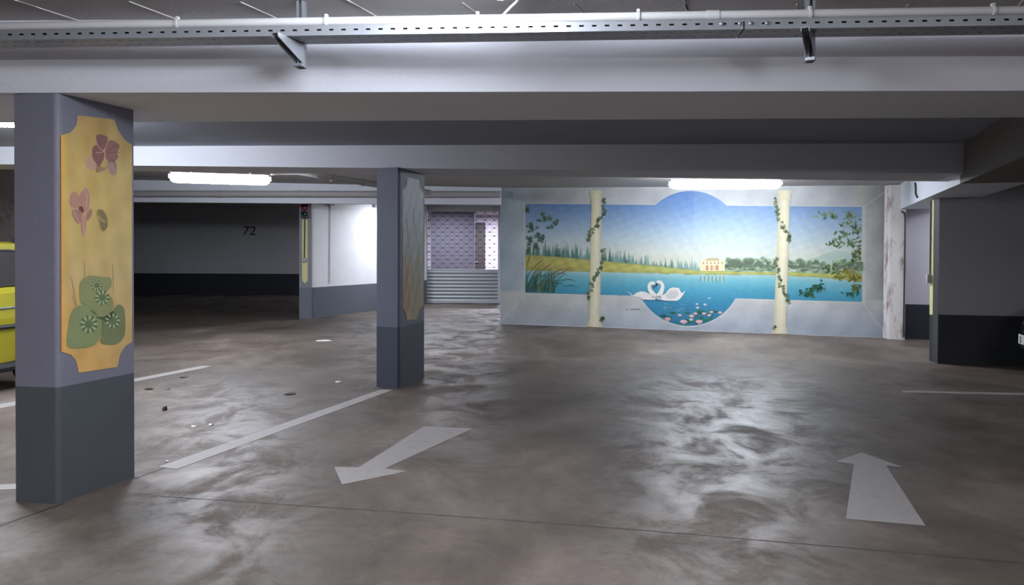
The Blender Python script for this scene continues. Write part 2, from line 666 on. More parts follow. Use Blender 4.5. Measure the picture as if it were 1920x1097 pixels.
# ------------------------------------------------------------------ painting helpers
class Painter:
    def __init__(s, plane, gain=1.0):
        s.p, s.mb, s.k, s.g = plane, MB(), 0, gain

    def col(s, c):
        return tuple(min(0.95, x * s.g) for x in lin(c))

    def layer(s):
        s.k += 1

    def off(s):
        return 0.003 + s.k * 0.0005

    def poly(s, pts, c):
        s.mb.face([s.p.at(x, y, s.off()) for x, y in pts], 0, s.col(c))

    def stroke(s, pts, ws, c):
        n = len(pts)
        L, R = [], []
        for i, (x, y) in enumerate(pts):
            a, b = pts[max(0, i - 1)], pts[min(n - 1, i + 1)]
            tx, ty = b[0] - a[0], b[1] - a[1]
            l = math.hypot(tx, ty) or 1
            wd = ws[i] if isinstance(ws, (list, tuple)) else ws
            L.append((x - ty / l * wd / 2, y + tx / l * wd / 2))
            R.append((x + ty / l * wd / 2, y - tx / l * wd / 2))
        for i in range(n - 1):
            s.poly([L[i], L[i + 1], R[i + 1], R[i]], c)

    def ell(s, cx, cy, rx, ry, c, rot=0.0, n=14):
        s.poly([(cx + rx * math.cos(a) * math.cos(rot) - ry * math.sin(a) * math.sin(rot),
                 cy + rx * math.cos(a) * math.sin(rot) + ry * math.sin(a) * math.cos(rot))
                for a in [2 * PI * i / n for i in range(n)]], c)

    def leaf(s, cx, cy, ln, wd, rot, c):
        pr = [(-0.5, 0), (-0.25, 0.42), (0.05, 0.5), (0.3, 0.3), (0.5, 0), (0.3, -0.3), (0.05, -0.5), (-0.25, -0.42)]
        s.poly([(cx + ln * a * math.cos(rot) - wd * b * math.sin(rot), cy + ln * a * math.sin(rot) + wd * b * math.cos(rot)) for a, b in pr], c)

    def heart(s, cx, cy, r, rot, c):
        pr = [(0, -0.35), (0.35, -0.6), (0.75, -0.35), (0.55, 0.15), (0, 0.95), (-0.55, 0.15), (-0.75, -0.35), (-0.35, -0.6)]
        s.poly([(cx + r * (a * math.cos(rot) - b * math.sin(rot)), cy + r * (a * math.sin(rot) + b * math.cos(rot))) for a, b in pr], c)

    def grid(s, xs, top, bot, ny, colf):
        prev = None
        for x in xs:
            t, b = top(x), bot(x)
            cl = [(x, t + (b - t) * j / ny) for j in range(ny + 1)]
            cur = [(s.p.at(px, py, s.off()), s.col(colf(px, py))) for px, py in cl]
            if prev:
                for j in range(ny):
                    s.mb.face([prev[j][0], prev[j + 1][0], cur[j + 1][0], cur[j][0]], 0,
                              [prev[j][1], prev[j + 1][1], cur[j + 1][1], cur[j][1]])
            prev = cur


def interp(tab, x):
    if x <= tab[0][0]:
        return tab[0][1]
    for (a, va), (b, vb) in zip(tab, tab[1:]):
        if x <= b:
            k = (x - a) / (b - a)
            if isinstance(va, (tuple, list)):
                return tuple(p + (q - p) * k for p, q in zip(va, vb))
            return va + (vb - va) * k
    return tab[-1][1]


def mixc(a, b, k):
    return tuple(p + (q - p) * k for p, q in zip(a, b))


# ------------------------------------------------------------------ the lake mural
rng = random.Random(7)
P = Painter(PM, 0.80)


def top_y(px):
    lo, hi = 300.0, 400.0
    for _ in range(30):
        m_ = (lo + hi) / 2
        q = PM.at(px, m_)
        if q.z > zfar(q.x) - 0.004:
            lo = m_
        else:
            hi = m_
    return hi




def floor_y(x):
    return 607 + 27 * (x - 938) / 727 - 1.0


# feigned niche: left reveal, sill, right reveal, lintel
GREYB, SILL, WARM, RIGHTG = (176, 188, 196), (182, 188, 192), (200, 200, 190), (176, 178, 172)


def surround(x, y):
    n = 6 * math.sin(x * 0.11 + y * 0.07) + 5 * math.sin(x * 0.031 - y * 0.09)
    if y > 548 + 17 * (x - 984) / 631:
        k = min(1, max(0, (y - 550) / 60))
        c = mixc((206, 205, 198), (172, 180, 190), k)
    elif x > 1600:
        c = mixc((192, 194, 186), (158, 160, 158), min(1, max(0, (x - 1620) / 44)))
    elif x < 1000:
        c = mixc((166, 180, 190), (186, 197, 202), min(1, max(0, (x - 940) / 44)))
    else:
        c = (192, 195, 196)
    return tuple(v + n * 0.7 for v in c)


P.grid([938 + i * 727 / 120 for i in range(121)], top_y, floor_y, 60, surround)
P.layer()
P.stroke([(940, 603), (985, 551)], 1.6, (208, 212, 206))
P.stroke([(1663, 630), (1616, 566)], 1.8, (206, 206, 192))
P.stroke([(1664, 356), (1621, 387)], 1.4, (206, 206, 198))


def w_top(x):
    t = 382 + 6 * (x - 985) / 635
    if 1228 < x < 1362:
        r, cx, cy = 96.6, 1295, 358 + 96.6
        return min(t, cy - math.sqrt(max(0, r * r - (x - cx) ** 2)))
    return t


def w_bot(x):
    b = 549 + 17 * (x - 984) / 631
    if 1203 < x < 1380:
        r, cx, cy = 101, 1291, 611 - 101
        return max(b, cy + math.sqrt(max(0, r * r - (x - cx) ** 2)))
    return b


MEADOW_T = [(985, 476), (1060, 481), (1130, 488), (1230, 497), (1300, 505), (1380, 508), (1500, 510), (1620, 513)]
WATER_T = [(985, 508), (1100, 510), (1200, 512), (1300, 515), (1450, 516), (1530, 520), (1620, 528)]
SKY = [(358, (98, 132, 186)), (385, (112, 146, 192)), (420, (152, 178, 204)), (450, (186, 202, 206)), (475, (208, 214, 202)), (500, (212, 214, 194))]
WATER = [(0, (164, 200, 202)), (10, (120, 184, 196)), (30, (80, 160, 184)), (55, (58, 136, 170)), (95, (52, 116, 150))]


def scene_col(x, y):
    mt_, wt = interp(MEADOW_T, x), interp(WATER_T, x)
    n = math.sin(x * 0.21 + y * 0.13) * math.sin(x * 0.057 - y * 0.31)
    if y < mt_:
        c = interp(SKY, y)
        if x > 1300:
            c = mixc(c, (196, 214, 214), 0.12)
        return tuple(v + 3 * n for v in c)
    if y < wt:
        k = (y - mt_) / (wt - mt_)
        c = interp([(0, (132, 150, 92)), (0.25, (178, 186, 106)), (0.6, (186, 184, 100)), (1, (150, 160, 96))], k)
        if x < 1200:
            c = mixc(c, (190, 176, 100), 0.5)
        return tuple(v + 10 * n for v in c)
    c = interp(WATER, y - wt)
    c = tuple(v + 7 * math.sin(y * 1.7 + 3 * math.sin(x * 0.05)) * (0.5 + 0.5 * n) for v in c)
    return c


P.layer()
# light lip around the opening
rim_x = [983 + i for i in range(0, 640)]
P.grid([982 + i * 1.6 for i in range(401)], lambda x: w_top(min(max(x, 985), 1620)) - 1.5, lambda x: w_bot(min(max(x, 985), 1616)) + 2.2, 1,
       lambda x, y: (206, 208, 200))
P.layer()
P.grid([985 + i * 1.5 for i in range(422)], w_top, w_bot, 110, scene_col)
P.layer()
# far hill and broad trees on the right
P.grid([1500 + i * 4 for i in range(30)], lambda x: 492 - 22 * math.exp(-((x - 1572) / 46) ** 2), lambda x: interp(MEADOW_T, x) + 1, 6,
       lambda x, y: (180, 200, 188))
P.layer()
for x0, x1, hh, n in ((1362, 1470, 28, 60), (1470, 1620, 26, 70)):
    for i in range(n * 3):
        x = rng.uniform(x0, x1)
        b = interp(MEADOW_T, x)
        h = hh * (1 - (i / (n * 3)) * 0.85) * rng.uniform(0.8, 1.05)
        r = rng.uniform(3, 6)
        g = rng.uniform(-9, 9) - 10 * (i / (n * 3))
        P.ell(x, b - h * 0.85, r, r * 0.9, (182 + g, 204 + g, 176 + g), 0, 9)
P.layer()
for i in range(60):
    x = rng.uniform(1345, 1616)
    b = interp(MEADOW_T, x)
    P.ell(x, b - rng.uniform(0, 5), rng.uniform(4, 8), 2.5, (154, 178, 150), 0, 8)
# fir forest on the left
P.layer()


def fir(x, b, h, wd, c):
    pts = [(x, b - h)]
    for k in range(1, 4):
        pts += [(x + wd * k / 3.2, b - h * (1 - k / 3.2)), (x + wd * (k / 3.2 - 0.13), b - h * (1 - k / 3.2) - 0.5)]
    pts += [(x + wd * 0.9, b), (x - wd * 0.9, b)]
    for k in range(3, 0, -1):
        pts += [(x - wd * (k / 3.2 - 0.13), b - h * (1 - k / 3.2) - 0.5), (x - wd * k / 3.2, b - h * (1 - k / 3.2))]
    P.poly(pts, c)


for lay in range(3):
    for i in range(62):
        x = 988 + rng.uniform(0, 352)
        k = (x - 985) / 350
        b = interp(MEADOW_T, x) + 1.5
        h = rng.uniform(10, 36) * (1 - 0.35 * k) * (0.75 + 0.12 * lay)
        base = mixc((142, 172, 166), (88, 132, 124), lay / 2)
        c = mixc(base, (180, 200, 188), 0.65 * k)
        fir(x, b, h, rng.uniform(2.0, 3.6), c)
    P.layer()
# villa with reflection
VX0, VX1, VY0, VY1 = 1313, 1359, 489, 508
P.poly([(VX0, VY0), (VX1, VY0), (VX1, VY1), (VX0, VY1)], (226, 218, 176))
P.poly([(VX0 + 8, VY0), (VX0 + 14, VY0 - 5), (VX1 - 14, VY0 - 5), (VX1 - 8, VY0)], (196, 178, 140))
P.layer()
for i in range(7):
    x = VX0 + 1.5 + i * 7.1
    P.poly([(x, VY0), (x + 1.1, VY0), (x + 1.1, VY1), (x, VY1)], (244, 238, 204))
for i in range(3):
    x = 1326 + i * 9.2
    P.poly([(x - 3, 507), (x - 3, 500), (x - 1.8, 497.5), (x, 496.6), (x + 1.8, 497.5), (x + 3, 500), (x + 3, 507)], (200, 150, 120))
for i in range(6):
    x = VX0 + 4.5 + i * 7.1
    P.poly([(x, VY0 + 2.5), (x + 2.4, VY0 + 2.5), (x + 2.4, VY0 + 6), (x, VY0 + 6)], (170, 150, 124))
for i in range(13):
    x = VX0 + i * 3.6
    P.poly([(x, 518), (x + 1.7, 518), (x + 1.7, 518 + rng.uniform(8, 16)), (x, 526)], (196, 202, 168) if i % 2 else (110, 150, 136))
# water glints and lily leaves
P.layer()
for i in range(46):
    x, y = rng.uniform(1130, 1450), rng.uniform(522, 556)
    P.poly([(x, y), (x + rng.uniform(4, 14), y + 0.3), (x + 6, y + 0.9), (x, y + 0.8)], (110, 172, 190))
for i in range(14):
    x, y = rng.uniform(1238, 1278), rng.uniform(568, 583)
    P.poly([(x, y), (x + rng.uniform(5, 16), y + 0.2), (x + 5, y + 0.9), (x, y + 0.8)], (140, 186, 204))
for i in range(60):
    x = rng.uniform(1240, 1352)
    y = 611 - rng.uniform(3, 30)
    if y < w_bot(x) - 3 and y > 585 - max(0, (x - 1290)) * 0.25:
        P.ell(x, y, rng.uniform(4, 7), 2.0, rng.choice([(40, 112, 92), (52, 124, 96), (36, 100, 96)]), 0, 8)
P.layer()
for (x, y, r, c) in ((1307, 571, 3.6, 0), (1322, 572, 4, 0), (1308, 578, 4, 0), (1275, 592, 5, 1), (1304, 589, 5, 2), (1320, 589, 5, 2), (1330, 592, 4.5, 2),
                     (1297, 594, 6, 2), (1334, 586, 4.5, 1), (1350, 587, 5, 2), (1282, 605, 8, 2), (1296, 600.5, 5, 0), (1311, 605, 8, 2), (1252, 600, 7, 3), (1330, 560, 3, 0)):
    cc = [(206, 222, 232), (206, 190, 226), (234, 190, 200), (226, 160, 160)][c]
    for a in (-1.1, -0.6, 0, 0.6, 1.1):
        P.leaf(x + r * 0.55 * math.sin(a), y - r * 0.35 * math.cos(a), r * 0.95, r * 0.42, a - PI / 2, mixc(cc, (250, 240, 240), 0.35 if abs(a) < 0.8 else 0))
    P.ell(x, y + r * 0.12, r * 0.4, r * 0.2, (238, 170, 160), 0, 8)


# swans
def sw(x, y):
    return (1160 + x / 7.3125, 480 + y / 7.3125)


P.layer()
SW = (236, 232, 226)
P.poly([sw(*p) for p in ((120, 485), (160, 512), (200, 540), (240, 505), (300, 486), (360, 490), (420, 520), (470, 545), (510, 560), (500, 600), (440, 608), (340, 600), (300, 570), (180, 548))], SW)
P.stroke([sw(*p) for p in ((495, 580), (490, 545), (455, 505), (428, 460), (418, 415), (432, 380), (465, 368), (498, 378))], [11, 10, 8.5, 7, 6, 6, 6.5, 5], SW)
P.poly([sw(*p) for p in ((530, 590), (525, 560), (560, 545), (640, 520), (700, 445), (740, 430), (830, 440), (850, 490), (870, 510), (918, 470), (880, 540), (840, 590), (800, 615), (700, 618), (600, 606))], SW)
P.stroke([sw(*p) for p in ((545, 585), (550, 545), (585, 490), (605, 430), (598, 385), (575, 360), (548, 355), (522, 372))], [11, 9.5, 8, 6.5, 6, 6, 6.5, 5], SW)
P.layer()
P.poly([sw(*p) for p in ((640, 545), (705, 470), (800, 470), (830, 520), (780, 580), (680, 590))], (212, 210, 210))
P.stroke([sw(*p) for p in ((350, 600), (500, 604), (620, 614), (800, 620))], 0.9, (60, 96, 130))
for q in (((515, 372), (540, 368), (536, 400), (520, 412), (505, 448), (504, 415)), ((478, 402), (496, 398), (494, 425), (486, 455), (474, 430))):
    P.poly([sw(*p) for p in q], (64, 50, 52))
P.stroke([sw(*p) for p in ((640, 560), (720, 520), (800, 515))], 0.7, (186, 186, 190))
P.stroke([sw(*p) for p in ((650, 580), (740, 560), (810, 550))], 0.7, (186, 186, 190))
P.stroke([sw(*p) for p in ((320, 500), (400, 540), (440, 580))], 0.7, (206, 200, 196))
# signature, too small to read
for x in (98, 165, 185, 203, 222, 240, 262, 282):
    P.poly([sw(x, 722), sw(x + 14, 722), sw(x + 12, 738), sw(x + 2, 738)], (128, 132, 138))
# reeds at the left
P.layer()
for i in range(70):
    x = rng.uniform(986, 1040)
    y = w_bot(x) - rng.uniform(0.5, 4)
    h = rng.uniform(18, 52)
    bend = rng.uniform(-6, 34)
    pts = []
    for k in range(6):
        t = k / 5
        px = x + bend * t * t * 1.1
        pts.append((min(max(px, 986), 1098), y - h * t + max(0, bend) * 0.28 * t * t * t))
    P.stroke(pts, [1.3, 1.2, 1.1, 0.9, 0.7, 0.3], rng.choice([(66, 116, 104), (84, 134, 110), (56, 104, 100), (110, 146, 96)]))
for (a, b, c) in (((1000, 530), (1012, 505), (1036, 494)), ((1004, 540), (1024, 512), (1066, 501)), ((990, 520), (1000, 498), (1020, 486)), ((1016, 540), (1040, 520), (1072, 500)), ((988, 500), (990, 488), (995, 478))):
    pts = [(a[0] * (1 - t) ** 2 + 2 * b[0] * t * (1 - t) + c[0] * t * t, a[1] * (1 - t) ** 2 + 2 * b[1] * t * (1 - t) + c[1] * t * t) for t in [k / 8 for k in range(9)]]
    P.stroke(pts, [1, 1, 1, 1, 1.2, 1.8, 2.2, 1.8, 0.5], (150, 118, 74))
for (cx, cy) in ((1052, 515), (1068, 527), (1046, 534), (1072, 538)):
    pts = [(cx - 14 + 28 * t, cy - 7 * math.sin(PI * t * 0.8) + 7 * t) for t in [k / 8 for k in range(9)]]
    P.stroke(pts, [0.8, 1, 1.2, 1.3, 1.2, 1, 0.8, 0.5, 0.3], (70, 112, 100))
# leafy branch at upper left
P.layer()
for (cx, cy, n, r) in ((1026, 405, 9, 12), (1014, 412, 6, 9), (1030, 424, 3, 5), (1042, 417, 5, 7), (990, 395, 6, 7), (992, 425, 5, 7), (999, 428, 7, 9), (1008, 446, 9, 11), (993, 452, 8, 9), (1016, 448, 5, 7), (1000, 462, 7, 9), (988, 470, 5, 6)):
    for i in range(n):
        x, y = cx + rng.uniform(-r, r), cy + rng.uniform(-r, r) * 0.8
        x = max(x, 989)
        g = rng.uniform(-12, 12)
        P.heart(x, y, rng.uniform(3.6, 6), rng.uniform(-1.5, 1.5), rng.choice([(90 + g, 120 + g, 110 + g), (108 + g, 138 + g, 126 + g), (124 + g, 152 + g, 138 + g)]))
# sprays of narrow leaves at the right
P.layer()
for (cx, cy, n, rx, ry, pal) in ((1542, 404, 14, 12, 6, 0), (1562, 405, 14, 12, 6, 0), (1590, 405, 18, 14, 7, 0), (1592, 420, 16, 18, 9, 0), (1604, 430, 16, 14, 12, 0), (1582, 440, 16, 14, 10, 0),
                                 (1566, 456, 18, 14, 8, 0), (1594, 456, 22, 18, 10, 0), (1607, 470, 16, 10, 10, 0), (1602, 486, 18, 14, 10, 1), (1578, 492, 12, 12, 7, 0), (1558, 505, 16, 14, 7, 1),
                                 (1590, 510, 30, 22, 10, 2), (1602, 522, 26, 14, 9, 2), (1570, 520, 14, 10, 8, 2), (1604, 540, 18, 10, 9, 1), (1522, 546, 30, 15, 9, 3), (1536, 540, 22, 12, 8, 3), (1514, 552, 14, 8, 5, 3), (1594, 552, 14, 12, 6, 3)):
    for i in range(n):
        x, y = cx + rng.gauss(0, rx * 0.5), cy + rng.gauss(0, ry * 0.55)
        x = min(x, 1612)
        if y > w_bot(x) - 3:
            continue
        g = rng.uniform(-10, 10)
        c = [[(92, 118, 78), (122, 150, 106), (150, 172, 134)], [(92, 112, 58), (130, 146, 86), (70, 96, 60)], [(176, 168, 74), (150, 150, 70), (120, 128, 62)], [(48, 104, 84), (70, 128, 88), (40, 90, 84)]][pal]
        P.leaf(x, y, rng.uniform(6, 9.5), rng.uniform(2.4, 3.8), rng.uniform(-0.9, 2.2), tuple(v + g for v in rng.choice(c)))
# the two painted columns with ivy
P.layer()


def column(xt, xb, yt, yb, wd):
    def cx(y):
        return xt + (xb - xt) * (y - yt) / (yb - yt)
    n = 10
    def shade(k):
        return interp([(0, (206, 200, 168)), (0.25, (226, 220, 186)), (0.55, (234, 228, 198)), (0.85, (212, 206, 178)), (1, (190, 186, 164))], k)
    for i in range(n):
        k0, k1 = i / n, (i + 1) / n
        def X(k, y, w_=wd):
            return cx(y) + (k - 0.5) * w_ * (1 + 0.1 * (y - yt) / (yb - yt))
        P.poly([(X(k0, yt), yt), (X(k0, yb), yb), (X(k1, yb), yb), (X(k1, yt), yt)], shade(k0))
    P.layer()
    for (y0, y1, w_) in ((yt - 3, yt + 3, wd + 9), (yt + 3, yt + 11, wd + 4), (yt + 11, yt + 14, wd + 7), (yb - 11, yb - 5, wd + 6), (yb - 5, yb + 1, wd + 10)):
        for i in range(n):
            k0, k1 = i / n, (i + 1) / n
            P.poly([(cx(y0) + (k0 - .5) * w_, y0), (cx(y1) + (k0 - .5) * w_, y1), (cx(y1) + (k1 - .5) * w_, y1), (cx(y0) + (k1 - .5) * w_, y0)],
                   mixc(shade(k0), (190, 186, 160), 0.15 if (y1 - y0) < 4 else 0))
    P.layer()


column(1119, 1115, 360, 612, 19)
column(1471, 1462, 360, 625, 21)


def ivy(pts, cnt, seed):
    r_ = random.Random(seed)
    P.stroke(pts, 0.6, (110, 116, 84))
    P.layer()
    for i in range(cnt):
        t = (i + r_.random() * 0.6) / cnt * (len(pts) - 1.001)
        k = int(t)
        x = pts[k][0] + (pts[k + 1][0] - pts[k][0]) * (t - k) + r_.uniform(-3.5, 3.5)
        y = pts[k][1] + (pts[k + 1][1] - pts[k][1]) * (t - k) + r_.uniform(-2.5, 2.5)
        P.heart(x, y, r_.uniform(3.8, 5.6), r_.uniform(-0.9, 0.9), r_.choice([(118, 132, 98), (100, 116, 88), (142, 150, 112), (90, 114, 92)]))


ivy([(1131, 372), (1133, 392), (1129, 405), (1124, 416), (1114, 428), (1106, 442), (1105, 450)], 26, 1)
ivy([(1131, 466), (1131, 486), (1125, 502), (1122, 512), (1114, 526), (1108, 540), (1103, 552), (1102, 563)], 24, 2)
ivy([(1130, 596), (1127, 600)], 4, 3)
ivy([(1456, 372), (1455, 388), (1457, 402), (1466, 422), (1474, 434), (1483, 444), (1480, 452)], 26, 4)
ivy([(1455, 482), (1456, 500), (1460, 516), (1463, 530), (1467, 545), (1475, 556), (1478, 570)], 24, 5)
ivy([(1451, 612), (1452, 616)], 3, 6)
mur = P.mb.build('mural', M['paint'], fixn=False)
tag(mur, 'painted mural of a blue lake with swans and ivy columns on the back wall', 'mural')


# ------------------------------------------------------------------ pillars
def foot_bevel(pts, z0, z1, mm, name, parent):
    mb = MB()
    mb.prism(pts, z0, z1)
    return mb.build(name, mm, parent)


pa, pb, pc, pd = at_z(30, 941), at_z(102, 945), at_z(120, 942), at_z(252, 894)
pe = pa + (pd - pc)
def rounded(a, b, c):
    m_ = (b + c) / 2 + ((b - a).normalized() - (c - b).normalized()) * 0
    corner = b + (b - a).normalized() * (c - b).length * 0.55
    return [b * (1 - t) ** 2 + corner * 2 * t * (1 - t) + c * t * t for t in [k / 6 for k in range(7)]]


foot1 = [pa] + rounded(pa, pb, pc) + [pd, pe]
pil1 = thing('pillar', ((pa + pd) / 2).to_tuple(), 'wide grey concrete pillar with yellow flower panel and dark foot, left foreground', 'pillar')
BH = 0.664
foot_bevel(foot1, BH, ZS1, M['pil'], 'shaft', pil1)
foot_bevel(foot1, 0, BH, M['pilband'], 'foot_band', pil1)
PP = Plane(pc, pd)
Q = Painter(PP, 0.82)
TOP1 = [(113, 254), (131, 249), (143, 234), (145, 216), (214, 224), (221, 245), (233, 262), (248, 273)]
BOT1 = [(115, 660), (132, 665), (142, 676), (147, 699), (220, 688), (224, 665), (234, 649), (247, 641)]


def xlist(tab, x0, x1, n):
    xs = sorted(set([x0 + (x1 - x0) * i / n for i in range(n + 1)] + [min(max(a, x0), x1) for a, _ in tab]))
    return xs


def yellow(x, y):
    n = 7 * math.sin(x * 0.13 + y * 0.021) * math.sin(y * 0.047 - x * 0.05)
    c = interp([(215, (196, 164, 108)), (300, (208, 178, 108)), (430, (216, 188, 116)), (520, (214, 186, 126)), (600, (224, 184, 116)), (700, (226, 178, 104))], y)
    k = max(0, min(1, (x - 170) / 60))
    c = mixc(c, (206, 184, 140), 0.35 * k)
    c = mixc(c, (236, 186, 76), max(0, 1 - (x - 114) / 14) * 0.7)
    return tuple(v + n for v in c)


Q.grid(xlist(TOP1, 113.5, 247, 44), lambda x: interp(TOP1, x), lambda x: interp(BOT1, x), 60, yellow)
Q.layer()
Q.stroke([(113.5, 255), (114.5, 660)], 1.4, (226, 130, 70))


def fl(x, y, off=(100, 210), sc=4.22):
    return (off[0] + x / sc, off[1] + y / sc)


Q.layer()


def blob(pts, c, **k):
    # rounded outline through the given points
    n = len(pts)
    out = []
    for i in range(n):
        p0_, p1_, p2_, p3_ = pts[i - 1], pts[i], pts[(i + 1) % n], pts[(i + 2) % n]
        for j in range(4):
            t = j / 4
            out.append(tuple(0.5 * (2 * b_ + (c_ - a_) * t + (2 * a_ - 5 * b_ + 4 * c_ - d_) * t * t + (3 * b_ - a_ - 3 * c_ + d_) * t ** 3) for a_, b_, c_, d_ in zip(p0_, p1_, p2_, p3_)))
    Q.poly([fl(*p, **k) for p in out], mixc(c, (212, 182, 118), 0.16))


# upper orchid
blob([(250, 370), (300, 340), (330, 400), (340, 450), (290, 460), (255, 430)], (196, 160, 140))
blob([(420, 400), (480, 380), (500, 440), (490, 500), (450, 490), (430, 440)], (172, 138, 140))
blob([(420, 240), (470, 225), (520, 270), (500, 320), (510, 360), (470, 400), (420, 380), (405, 310)], (150, 106, 112))
blob([(305, 290), (335, 260), (370, 300), (400, 320), (395, 370), (370, 420), (350, 470), (330, 470), (340, 420), (305, 360)], (132, 86, 90))
blob([(335, 190), (365, 178), (420, 195), (422, 240), (400, 290), (380, 305), (350, 280), (332, 230)], (140, 96, 100))
blob([(330, 450), (360, 430), (400, 440), (430, 430), (400, 460), (350, 480)], (170, 132, 112))
Q.layer()
for pt in ([(330, 200), (340, 250), (360, 285), (390, 305)], [(390, 310), (405, 300), (430, 230)], [(400, 310), (402, 350), (395, 390)], [(335, 320), (375, 320), (400, 312)]):
    Q.stroke([fl(*p) for p in pt], 1.3, (206, 176, 166))
for pt in ([(420, 320), (470, 270), (520, 260)], [(420, 330), (480, 320), (520, 320)], [(420, 350), (470, 380), (490, 440)], [(345, 215), (365, 260), (380, 295)]):
    Q.stroke([fl(*p) for p in pt], 0.9, (120, 78, 88))
# middle orchid
Q.layer()
blob([(125, 690), (140, 640), (175, 635), (205, 680), (210, 740), (170, 765), (130, 740)], (188, 138, 126))
blob([(205, 660), (240, 610), (262, 605), (280, 650), (280, 740), (255, 790), (225, 800), (210, 740)], (190, 140, 130))
blob([(145, 775), (200, 780), (210, 850), (190, 885), (155, 840)], (178, 124, 116))
blob([(255, 800), (290, 760), (302, 800), (285, 840), (260, 862)], (174, 122, 112))
blob([(205, 800), (235, 800), (255, 880), (245, 970), (235, 985), (215, 930)], (192, 142, 132))
Q.layer()
blob([(195, 760), (215, 745), (235, 770), (228, 800), (210, 795)], (112, 54, 50))
for pt in ([(135, 770), (190, 765), (225, 805)], [(225, 805), (255, 800), (290, 760)], [(150, 780), (175, 830), (200, 870)], [(232, 820), (236, 900), (236, 980)], [(245, 615), (262, 680), (255, 760)]):
    Q.stroke([fl(*p) for p in pt], 1.0, (222, 190, 176))
# bud
blob([(345, 775), (385, 775), (420, 830), (425, 900), (400, 940), (375, 930), (360, 870), (340, 820)], (150, 132, 86))
Q.layer()
blob([(350, 785), (380, 780), (410, 830), (400, 850)], (126, 112, 86))
blob([(365, 860), (400, 870), (420, 900), (400, 935), (378, 925)], (130, 116, 82))
Q.stroke([fl(*p) for p in [(300, 800), (345, 830), (400, 875)]], 1.4, (214, 196, 156))
# begonia leaves at the bottom
K = dict(off=(100, 460), sc=4.39)
Q.layer()
blob([(220, 300), (290, 250), (400, 260), (465, 270), (470, 340), (430, 390), (480, 440), (480, 540), (400, 590), (320, 560), (270, 490), (220, 470), (210, 380)], (138, 150, 104), **K)
blob([(110, 830), (120, 650), (150, 540), (220, 490), (320, 500), (350, 580), (400, 610), (390, 730), (330, 820), (230, 845)], (134, 152, 108), **K)
blob([(395, 600), (470, 560), (520, 490), (570, 510), (585, 600), (580, 740), (520, 810), (420, 815), (380, 790), (395, 720)], (112, 130, 92), **K)
Q.layer()
blob([(340, 590), (420, 585), (480, 540), (500, 570), (440, 620), (400, 615)], (64, 84, 58), **K)
for (cx, cy, r0) in ((285, 650, 90), (395, 430, 75), (350, 330, 55), (480, 620, 80)):
    for i in range(9):
        a = i * 2 * PI / 9 + 0.3
        x, y = cx + math.cos(a) * r0 * 0.62, cy + math.sin(a) * r0 * 0.62
        q = fl(x, y, **K)
        Q.leaf(q[0], q[1], r0 / 4.39 * 0.55, r0 / 4.39 * 0.30, a, (104, 122, 84))
    q = fl(cx, cy, **K)
    Q.ell(q[0], q[1], r0 / 4.39 * 0.35, r0 / 4.39 * 0.35, (108, 126, 88))
Q.layer()
for (cx, cy, r0) in ((285, 650, 90), (395, 430, 75), (350, 330, 55), (480, 620, 80)):
    for i in range(9):
        a = i * 2 * PI / 9 - 0.05
        x, y = cx + math.cos(a) * r0 * 0.6, cy + math.sin(a) * r0 * 0.6
        q = fl(x, y, **K)
        Q.leaf(q[0], q[1], r0 / 4.39 * 0.42, r0 / 4.39 * 0.2, a, (184, 194, 152))
for pt in ([(160, 380), (150, 420), (185, 510)], [(140, 260), (165, 380), (180, 480)], [(250, 130), (250, 300)], [(480, 140), (490, 380)]):
    Q.stroke([fl(*p, **K) for p in pt], 0.7, (196, 156, 96))
po = Q.mb.build('painted_panel', M['panel'], pil1, fixn=False)
po['label'] = 'yellow panel painted with orchids and leaves'

# second pillar
qa, qb, qc, qd = at_z(706, 725), at_z(745, 728), at_z(750, 727), at_z(795, 707)
qe = qa + (qd - qc)
foot2 = [qa, qb, qc, qd, qe]
pil2 = thing('pillar', ((qa + qd) / 2).to_tuple(), 'slim blue-grey pillar with pale landscape panel, standing at end of white line', 'pillar')
z2top = line2(sl_f, sr_f, qa.x).z
BH2 = 0.64
foot_bevel(foot2, BH2, z2top, M['pil2'], 'shaft', pil2)
foot_bevel(foot2, 0, BH2, M['pil2band'], 'foot_band', pil2)
PQ = Plane(qc, qd)
Q = Painter(PQ, 1.0)
TOP2 = [(754, 356), (759, 352), (762, 345), (762.6, 332), (785, 337), (788, 353), (791, 359), (794, 363)]
BOT2 = [(754, 577), (759, 585), (761.5, 592), (762.6, 601), (782, 598), (786, 581), (789, 576), (794, 572)]


def pale(x, y):
    c = interp([(330, (196, 200, 206)), (400, (182, 186, 194)), (460, (164, 166, 166)), (500, (158, 150, 136)), (560, (158, 140, 112)), (601, (168, 142, 108))], y)
    if y > 450:
        k = min(1, (y - 450) / 50)
        d = abs(x - (784 - 0.06 * (y - 520)))
        c = mixc(c, (128, 144, 116), 0.5 * k * max(0, 1 - d / 9))
        d = abs(x - (760 + 4 * math.sin(y * 0.03)))
        c = mixc(c, (150, 116, 94), 0.45 * k * max(0, 1 - d / 7))
    n = 5 * math.sin(x * 0.5 + y * 0.11)
    return tuple(v + n for v in c)


Q.grid(xlist(TOP2, 754.2, 793.6, 26), lambda x: interp(TOP2, x), lambda x: interp(BOT2, x), 60, pale)
Q.layer()
Q.stroke([(762, 410), (764, 440), (771, 500), (776, 560), (774, 596)], 1.0, (132, 118, 96))
Q.stroke([(775, 390), (776, 420), (783, 460), (786, 500)], 1.0, (136, 138, 136))
Q.stroke([(758, 480), (764, 530), (768, 580)], 0.9, (132, 96, 72))
po = Q.mb.build('painted_panel', M['panel'], pil2, fixn=False)
po['label'] = 'panel painted with pale sky and ochre reeds'

